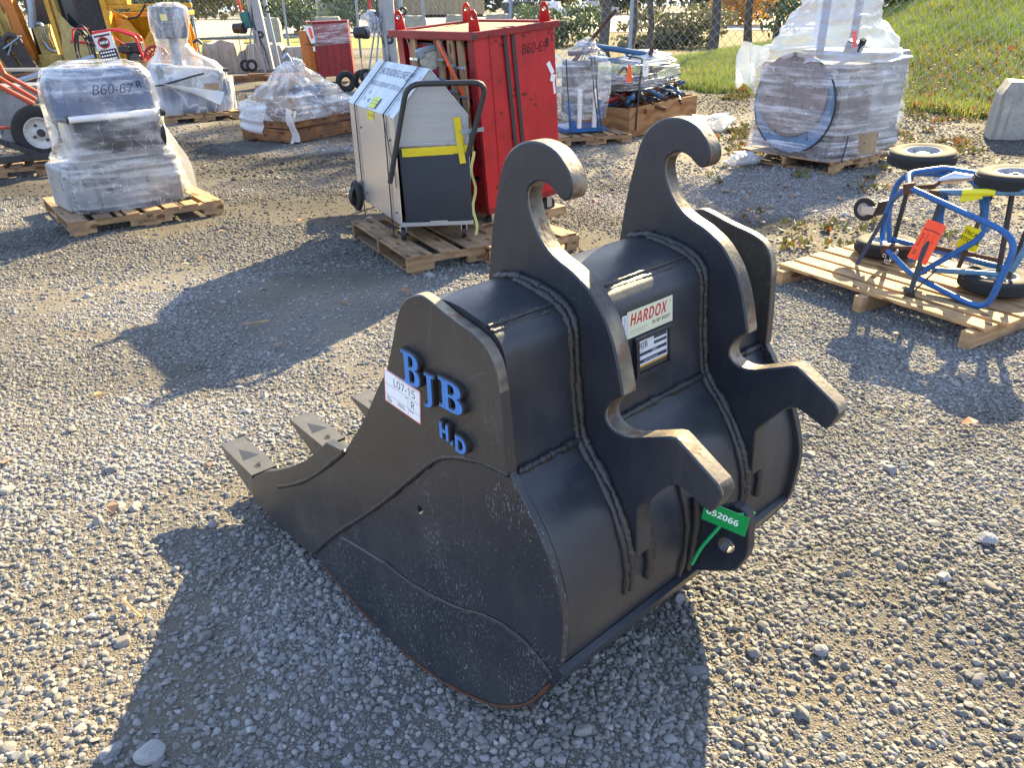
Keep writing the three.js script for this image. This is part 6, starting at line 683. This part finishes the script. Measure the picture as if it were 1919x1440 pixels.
// ---------- orange two wheeled cart on its pallet, left edge ----------
{
  const t = thing('wheeled_cart', 'orange framed cart with two big pneumatic tyres at the left edge', 'cart', [-5.0, 0, -8.6], 0.30);
  const tyre = (x, z, r) => { const w = part(t, 'wheel', new THREE.LatheGeometry(smooth([[r * 0.55, -0.07], [r * 0.75, -0.09], [r * 0.93, -0.085], [r, -0.05], [r * 1.01, 0], [r, 0.05], [r * 0.93, 0.085], [r * 0.75, 0.09], [r * 0.55, 0.07]], 24).map((q) => new THREE.Vector2(q[0], q[1])), 48).rotateX(Math.PI / 2).translate(x, 0.43, z), M.rubber); part(w, 'wheel_rim', [new THREE.LatheGeometry([[r * 0.57, 0.075], [r * 0.54, 0.085], [r * 0.50, 0.06], [r * 0.42, 0.03], [r * 0.2, 0.035], [r * 0.18, 0.06], [0.0001, 0.06]].map((q) => new THREE.Vector2(...q)), 36).rotateX(Math.PI / 2).translate(x, 0.43, z)], M.whiteWheel); part(w, 'hub_cap', [cyl([x, 0.43, z + 0.05], [x, 0.43, z + 0.095], 0.045, 0.03, 16), ...[0, 1, 2, 3].map((k) => cyl([x + 0.085 * Math.cos(k * 1.57 + 0.5), 0.43 + 0.085 * Math.sin(k * 1.57 + 0.5), z + 0.035], [x + 0.085 * Math.cos(k * 1.57 + 0.5), 0.43 + 0.085 * Math.sin(k * 1.57 + 0.5), z + 0.045], 0.016, 0.016, 8))], M.steelDark); };
  tyre(0, 0.02, 0.285); tyre(0.02, -0.62, 0.285);
  for (const g of [tube([[0.0, 0.72, 0.06], [-0.36, 0.98, 0.08], [-0.48, 1.75, 0.08]], 0.026, 0.03, false, 8), tube([[0.02, 0.76, 0.0], [-0.36, 1.06, 0.0]], 0.02, 0, false, 8), tube([[-0.48, 1.1, 0.08], [-0.42, 0.35, 0.08]], 0.02, 0, false, 8), tube([[-0.42, 0.5, 0.08], [-0.1, 0.5, 0.0]], 0.016, 0, false, 8), tube([[0.0, 0.72, -0.6], [-0.36, 0.98, -0.6], [-0.46, 1.5, -0.6]], 0.024, 0.03, false, 8)]) part(t, 'frame_tube', g, M.orangeRed); part(t, 'steel_base', [uvm(bx(0.9, 0.07, 0.10, -0.15, 0.20, 0.16, 0, 0, 0.02, 0.006), 1), uvm(bx(0.7, 0.06, 0.06, -0.35, 0.36, 0.14, 0, 0, -0.45, 0.006), 1), cyl([0, 0.43, -0.65], [0, 0.43, 0.05], 0.022)], M.steelDark); part(t, 'base_pin', cyl([0.06, 0.2, 0.2], [0.06, 0.2, 0.25], 0.018, 0.018, 10), M.zinc);
  const g = thing('grey_box', 'grey steel box standing behind the orange cart tyres', 'steel box', [-5.9, 0.14, -9.9], 0.25); part(g, 'box_body', uvm(bx(1.0, 0.62, 0.6, 0.25, 0.34, 0, 0, 0, 0, 0.01), 1), M.greyMid); part(g, 'box_lid', uvm(bx(1.05, 0.03, 0.64, 0.25, 0.66, 0, 0, 0, 0.03, 0.006), 1), M.greyLight); part(g, 'box_skid', uvm(bx(1.0, 0.05, 0.6, 0.25, 0.0, 0, 0, 0, 0, 0.004), 0.5), M.wood);
  const pile = [[[-6.4, 0.95, -10.2], [-4.7, 0.92, -10.6], 0.022, 'white tube lying across the top of the grey box pile', M.cream], [[-6.2, 0.86, -10.0], [-5.2, 0.97, -10.5], 0.02, 'rusty tube crossing the pile above the grey box', M.rustLight], [[-6.3, 0.82, -10.3], [-5.0, 0.84, -10.0], 0.03, 'brown bar low in the pile on the grey box', M.rust], [[-5.9, 0.84, -9.9], [-5.1, 1.08, -10.3], 0.028, 'capped steel tube rising to the right from the pile', M.galv]];
  for (const [a, b, r, l, m] of pile) one('loose_tube', cyl(a, b, r), m, l, 'tube', 'tubes heaped on the grey steel box');
}
// ---------- pressure washer ----------
{
  const t = thing('pressure_washer', 'red framed pressure washer with a black engine and coiled hose', 'pressure washer', [-6.85, 0.0, -14.0], 0.25), RR = 0.022;
  part(t, 'red_frame', [tube([[0.22, 0.60, 0.12], [0.0, 1.26, 0.12], [0.34, 1.30, 0.10], [0.64, 1.20, 0.10], [0.72, 0.74, 0.12]], RR, 0.06, false, 10), tube([[0.22, 0.60, -0.3], [0.02, 1.26, -0.3], [0.34, 1.30, -0.3], [0.66, 1.18, -0.3], [0.72, 0.74, -0.3]], RR, 0.06, false, 10), tube([[0.0, 1.26, 0.12], [0.02, 1.26, -0.3]], RR), tube([[0.12, 0.72, 0.14], [0.74, 0.74, 0.14]], 0.03), tube([[0.2, 1.28, 0.1], [0.5, 1.02, 0.1]], 0.014), tube([[-0.35, 1.14, 0.1], [-0.02, 1.10, 0.12]], RR), tube([[-0.32, 1.14, 0.1], [-0.30, 1.32, 0.06], [-0.05, 1.32, 0.06]], 0.016, 0.03)], M.lampRed);
  const pn = part(t, 'sign_panel', bx(0.30, 0.52, 0.02, 0, 0, 0), M.white); pn.position.set(0.18, 1.0, 0.16); pn.rotation.z = 0.16; const pr = part(pn, 'panel_print', new THREE.PlaneGeometry(0.28, 0.50), printMat(140, 250, (x, w, h) => { x.fillStyle = '#d9d9dc'; x.fillRect(0, 0, w, h); x.fillStyle = '#222'; x.fillRect(8, 8, 124, 14); x.fillStyle = '#c8202c'; x.beginPath(); x.arc(66, 68, 46, 0, 7); x.fill(); x.fillStyle = '#1b1b1d'; x.beginPath(); x.arc(66, 68, 36, 0, 7); x.fill(); x.fillStyle = '#fff'; x.font = 'bold 30px sans-serif'; x.fillText('NEW', 34, 78); x.fillStyle = '#1b1b1d'; x.fillRect(0, 122, w, 92); x.fillStyle = '#ececec'; for (let k = 0; k < 3; k++) for (let m = 0; m < 6; m++) x.fillRect(10 + m * 20, 134 + k * 26, 14, 13); x.fillStyle = '#7da13a'; x.fillRect(20, 112, 40, 8); })); pr.position.z = 0.011;
  part(t, 'engine', [bx(0.34, 0.16, 0.3, 0.54, 1.02, -0.05, 0, 0, 0.05, 0.02), bx(0.26, 0.20, 0.26, 0.56, 0.86, -0.05, 0, 0, 0, 0.03), bx(0.18, 0.10, 0.16, 0.44, 1.0, 0.1, 0, 0, 0, 0.015)].map((g) => uvm(g, 1)), M.blackPlastic); part(t, 'engine_fin', [0, 1, 2, 3, 4].map((k) => bx(0.20, 0.008, 0.2, 0.60, 0.80 + k * 0.022, 0.02, 0, 0, 0, 0)), M.greyDark); part(t, 'recoil_cover', cyl([0.58, 0.86, 0.08], [0.58, 0.86, 0.13], 0.09, 0.08, 20), M.greyDark);
  part(t, 'coiled_hose', [0, 1, 2, 3, 4].map((k) => tube(Array.from({ length: 33 }, (_, i) => { const a = i / 32 * 6.283; return [-0.20 + (0.10 + 0.02 * (k % 3)) * Math.cos(a) + 0.02 * k, 0.98 - 0.05 * (k % 2) + (0.28 + 0.03 * k) * Math.sin(a), 0.14 + 0.02 * k]; }), 0.010, 0, false, 6)), M.blackPlastic); part(t, 'washer_wheel', [new THREE.TorusGeometry(0.13, 0.05, 10, 24).translate(0.1, 0.18, 0.2), new THREE.TorusGeometry(0.13, 0.05, 10, 24).translate(0.1, 0.18, -0.4)], M.rubber); part(t, 'lower_frame', [bx(0.7, 0.05, 0.5, 0.4, 0.68, -0.1), bx(0.05, 0.6, 0.05, 0.7, 0.36, 0.12), bx(0.05, 0.6, 0.05, 0.12, 0.4, 0.12)], M.lampRed);
  const c = thing('wood_crate', 'small orange brown wooden crate right of the pressure washer', 'crate', [-5.95, 0.0, -13.6], 0.2); part(c, 'crate_side', [uvm(bx(0.7, 0.80, 0.02, 0.25, 0.42, 0.2, 0, 0, 0, 0.003), 0.5), uvm(bx(0.7, 0.80, 0.02, 0.25, 0.42, -0.25, 0, 0, 0, 0.003), 0.5), uvm(bx(0.02, 0.80, 0.43, -0.10, 0.42, -0.02, 0, 0, 0, 0.003), 0.5), uvm(bx(0.02, 0.80, 0.43, 0.60, 0.42, -0.02, 0, 0, 0, 0.003), 0.5)], M.wood); part(c, 'crate_rim', uvm(bx(0.74, 0.03, 0.03, 0.25, 0.84, 0.2, 0, 0, 0, 0.003), 0.5), M.woodNew);
  const h = thing('hose_reel', 'dark red slatted reel standing in the small wooden crate', 'reel', [-5.72, 0.88, -13.6], 0.2); part(h, 'reel_ring', [new THREE.TorusGeometry(0.18, 0.022, 8, 28, Math.PI), new THREE.TorusGeometry(0.11, 0.014, 8, 24, Math.PI)], M.redDark); part(h, 'reel_spoke', [0.4, 0.8, 1.2, 1.6, 2.0, 2.4, 2.8].map((a) => tube([[0.05 * Math.cos(a), 0.05 * Math.sin(a), 0], [0.17 * Math.cos(a), 0.17 * Math.sin(a), 0]], 0.012, 0, false, 6)), M.redDark);
}
// ---------- yellow machine ----------
{
  const t = thing('yellow_machine', 'big yellow construction machine with an open engine bay and curved hood at upper left', 'construction machine', [-12.1, 0, -19.0], 0.12), Y = M.yellow, O = M.yellowOchre;
  const B = (nm, m, w, h, d, x, y, z, rz = 0, ry = 0) => part(t, nm, uvm(bx(w, h, d, x, y, z, 0, ry, rz, 0.015), 1), m);
  B('tank_side', M.yellowPale, 0.34, 1.5, 0.9, 0.28, 0.80, -0.1, 0.03); B('tank_panel', O, 0.62, 0.80, 0.7, 0.72, 1.14, -0.1, 0.03); B('tank_lower', O, 0.66, 0.7, 0.7, 0.78, 0.36, -0.12, 0.03); part(t, 'filler_cap', cyl([0.18, 1.55, 0.1], [0.18, 1.66, 0.1], 0.12, 0.12, 16), M.yellowPale);
  B('front_post', M.orange, 0.24, 1.8, 0.3, 1.10, 1.45, 0.05, 0.15); B('panel_upright', O, 0.18, 1.6, 0.3, 1.0, 0.9, 0.1, 0.2); B('bay_back', M.greyDark, 0.9, 2.0, 0.1, 1.6, 1.2, -0.5); B('engine_block', M.yellowPale, 0.36, 0.7, 0.4, 1.62, 0.95, -0.1, 0.1);
  part(t, 'engine_pipe', [tube([[1.42, 1.25, 0.1], [1.5, 1.6, 0.1], [1.55, 2.2, 0.05]], 0.085, 0.1, false, 12), tube([[1.40, 1.3, 0.05], [1.62, 1.35, 0.1], [1.70, 1.0, 0.1]], 0.045, 0.08, false, 10), tube([[1.55, 1.1, 0.12], [1.68, 0.8, 0.15], [1.8, 0.75, 0.1]], 0.035, 0.06, false, 10)], M.galv); part(t, 'fuel_line', [0, 1, 2, 3, 4, 5, 6].map((k) => tube([[1.45 + 0.06 * k, 1.35 - 0.1 * (k % 3), 0.14], [1.5 + 0.05 * k, 1.05, 0.18], [1.58 + 0.04 * k, 0.8 + 0.05 * (k % 2), 0.12]], 0.012, 0.06, false, 6)), M.yellowPale);
  B('cab_post', Y, 0.10, 2.4, 0.2, 1.92, 1.5, 0.15, 0.06); B('cab_post', O, 0.08, 2.2, 0.2, 2.06, 1.3, 0.12, 0.06); B('cab_window', M.glass, 0.36, 1.5, 0.04, 2.25, 1.5, 0.0, 0.05); B('radiator_core', M.brownDark, 0.58, 1.7, 0.2, 2.68, 1.7, -0.05, 0.07); for (let k = 0; k < 9; k++) part(t, 'radiator_fin', bx(0.012, 1.6, 0.02, 2.46 + k * 0.055, 1.7, 0.06, 0, 0, 0.07, 0), M.greyDark); B('cab_sill', O, 1.3, 0.30, 0.5, 2.1, 0.55, 0.0);
  part(t, 'side_plate', plateXY([[2.08, 0.15], [2.0, 0.65], [2.12, 1.55], [2.3, 1.30], [2.48, 1.15], [2.66, 0.75], [2.75, 0.1]], 0.25, 0.05, 0.006), M.yellowPale); B('teal_case', M.teal, 0.34, 0.30, 0.3, 1.95, 0.36, 0.1, 0.15);
  B('hood_post', M.yellowDeep, 0.12, 2.2, 0.3, 3.06, 1.5, 0.0, 0.05); part(t, 'hood_plate', plateXY([[3.1, 0.25], [3.1, 1.45], [3.4, 1.42], [3.7, 0.95], [3.95, 1.28], [4.25, 1.45], [4.75, 1.52], [4.75, 0.2]], -0.2, 0.05, 0.006), M.yellowDeep); part(t, 'hood_curve', strip(smooth([[-0.15, 1.45], [-0.4, 1.2], [-0.55, 0.9], [-0.45, 0.5], [-0.2, 0.3]], 20), 3.15, 4.75, 0.03), M.yellowDeep); B('hood_top', M.yellowDeep, 1.7, 0.10, 0.5, 3.95, 1.5, -0.45, 0.02); B('end_plate', M.yellowDeep, 0.06, 1.3, 0.7, 4.7, 0.95, 0.0, 0.0, 0.3); B('upper_rail', M.yellowDeep, 1.9, 0.09, 0.12, 3.98, 1.66, 0.0, 0.01); B('upper_box', M.yellowDeep, 0.5, 0.5, 0.3, 3.3, 1.95, -0.1); part(t, 'hydraulic_hose', tube([[3.4, 1.42, 0.1], [3.75, 1.42, 0.14], [3.95, 1.7, 0.1]], 0.02, 0.15, false, 8), M.blackPlastic); part(t, 'tie_bar', [tube([[3.15, 1.62, 0.1], [3.5, 1.42, 0.12]], 0.03), tube([[3.6, 1.58, 0.08], [4.2, 1.60, 0.08]], 0.035)], M.yellowDeep);
  for (const [x, nm] of [[0.62, 0], [1.02, 1]]) { const arm = part(t, 'rusty_hook_arm', [plateXY([[0, 0.05], [0.26, 0.05], [0.02 + 0.05, 0.85], [-0.2, 0.85]], 0, 0.05, 0.004), new THREE.TorusGeometry(0.17, 0.06, 8, 20, Math.PI * 1.25).rotateZ(-0.3).translate(-0.12, 0.88, 0.025)], M.brownDark); arm.position.set(x + 0.35, 0.1, 0.45 + 0.1 * nm); arm.rotation.z = 0.16; } part(t, 'hook_brace', [tube([[0.92, 0.85, 0.62], [1.35, 1.10, 0.62]], 0.025), tube([[0.98, 0.72, 0.62], [1.15, 1.0, 0.62]], 0.02)], M.galv);
  for (const x of [0.5, 3.9]) part(t, 'machine_wheel', new THREE.TorusGeometry(0.36, 0.16, 10, 28).translate(x, 0.5, -0.9), M.rubber); B('chassis_beam', M.steelDark, 4.4, 0.25, 0.5, 2.4, 0.3, -0.7);
  const g = thing('generator_case', 'blue grey equipment case at the left edge beside the yellow machine', 'equipment case', [-10.9, 0, -16.6], 0.2); part(g, 'case_body', uvm(bx(0.8, 0.55, 0.6, 0.05, 0.62, 0, 0, 0, 0, 0.02), 1), mat(0.16, 0.22, 0.32, 0.5)); part(g, 'case_top', uvm(bx(0.9, 0.10, 0.7, 0.05, 0.96, 0, 0, 0, 0, 0.02), 1), M.redDark); part(g, 'case_skid', uvm(bx(0.9, 0.3, 0.7, 0.05, 0.17, 0, 0, 0, 0, 0.01), 1), M.steelDark); part(g, 'case_latch', [bx(0.05, 0.09, 0.02, 0.12, 0.62, 0.31), cyl([0.25, 0.5, 0.3], [0.25, 0.5, 0.33], 0.04, 0.04, 14)], M.white);
}
// ---------- beyond the fence: vehicles, trailer ----------
function car(label, x, z, turn, body, o = {}) {
  const L = o.L || 5.4, pickup = o.pickup, t = thing(pickup ? 'pickup_truck' : 'parked_van', label, pickup ? 'pickup truck' : 'van', [x, 0, z], turn), W = 1.9;
  const prof = pickup ? [[-L / 2, 0.5], [-L / 2, 1.05], [-0.35, 1.08], [-0.2, 1.82], [1.2, 1.85], [1.75, 1.15], [L / 2, 1.0], [L / 2, 0.45]] : [[-L / 2, 0.5], [-L / 2 + 0.05, 1.75], [-L / 2 + 0.3, 1.9], [0.9, 1.85], [1.7, 1.15], [L / 2, 0.95], [L / 2, 0.45]];
  part(t, 'body', plateXY(prof, -W / 2, W, 0.06), body); part(t, 'window', plateXY(pickup ? [[-0.15, 1.15], [-0.05, 1.72], [1.1, 1.74], [1.55, 1.18]] : [[-L / 2 + 0.3, 1.2], [-L / 2 + 0.4, 1.74], [0.85, 1.72], [1.5, 1.2]], W / 2 - 0.02, 0.04, 0.004), M.glass); for (const wx of [-L * 0.31, L * 0.31]) for (const s of [-1, 1]) { const w = part(t, 'wheel', cyl([wx, 0.37, s * (W / 2 - 0.22)], [wx, 0.37, s * (W / 2 + 0.02)], 0.37, 0.37, 22), M.rubber); part(w, 'rim', cyl([wx, 0.37, s * (W / 2 + 0.02)], [wx, 0.37, s * (W / 2 + 0.035)], 0.22, 0.22, 16), M.greyLight); } part(t, 'tail_light', bx(0.05, 0.25, 0.18, -L / 2, 0.92, W / 2 - 0.12), M.lampRed); part(t, 'bumper', bx(0.15, 0.2, W, -L / 2 - 0.03, 0.5, 0), M.greyMid); return t;
}
car('white pickup truck parked far beyond the fence', 6.2, -104, 2.9, M.carWhite, { pickup: true }); car('dark van parked left of the white pickup far beyond the fence', 2.2, -100, 0.5, M.carDark, { L: 4.8 }); car('silver pickup parked right of the white pickup at the thick tree', 11.2, -106, 3.0, worn(0.55, 0.56, 0.58, 0.3), { pickup: true });
{
  const t = thing('cargo_trailer', 'tan box trailer far beyond the fence above the cabinet', 'trailer', [-5.2, 0, -60], 0.05); part(t, 'trailer_box', uvm(bx(7.2, 2.3, 2.4, 0, 2.15, 0, 0, 0, 0, 0.03), 1), M.tan); for (let k = 0; k < 15; k++) part(t, 'box_rib', bx(0.06, 2.2, 0.04, -3.4 + k * 0.486, 2.15, 1.21, 0, 0, 0, 0), M.tan); part(t, 'trailer_frame', bx(7.0, 0.16, 1.0, 0, 0.92, 0), M.steelDark); for (const x of [1.6, 2.7]) part(t, 'trailer_wheel', cyl([x, 0.48, 0.9], [x, 0.48, 1.2], 0.48, 0.48, 24), M.rubber); part(t, 'landing_leg', bx(0.14, 0.9, 0.14, -2.4, 0.45, 0.8), M.steelDark);
  const c = thing('white_truck', 'white truck with exposed equipment far beyond the fence left of the tan trailer', 'truck', [-11.4, 0, -58], 0.1); part(c, 'cab_body', plateXY([[-1.4, 0.7], [-1.4, 2.7], [-0.2, 2.7], [0.4, 1.8], [1.3, 1.5], [1.3, 0.6]], -1.0, 2.0, 0.06), M.carWhite); part(c, 'flat_bed', [bx(3.4, 0.2, 2.1, 3.0, 1.0, 0), bx(0.5, 0.9, 0.8, 2.2, 1.5, 0.4), bx(0.7, 0.6, 0.8, 3.4, 1.4, 0.5)], M.greyLight); part(c, 'window', plateXY([[-1.0, 1.8], [-1.0, 2.5], [-0.3, 2.5], [0.1, 1.85]], 1.0, 0.03, 0.003), M.glass); for (const x of [-0.5, 2.4, 3.6]) part(c, 'wheel', cyl([x, 0.46, 0.75], [x, 0.46, 1.03], 0.46, 0.46, 22), M.rubber);
}
{ const t = new THREE.Mesh(J(...[-75, -55, -36, -20, -4, 10, 24, 38, 54].map((x, i) => crownGeo(x, 5, -128 - 6 * (i % 3), 11, 5.5, 4, 2600, 0.9))), leafOlive); t.name = 'far_trees'; meta(t, 'far off line of trees beyond the car park', 'trees', null, 'stuff'); t.castShadow = true; scene.add(t); }

renderer.render(scene, camera);
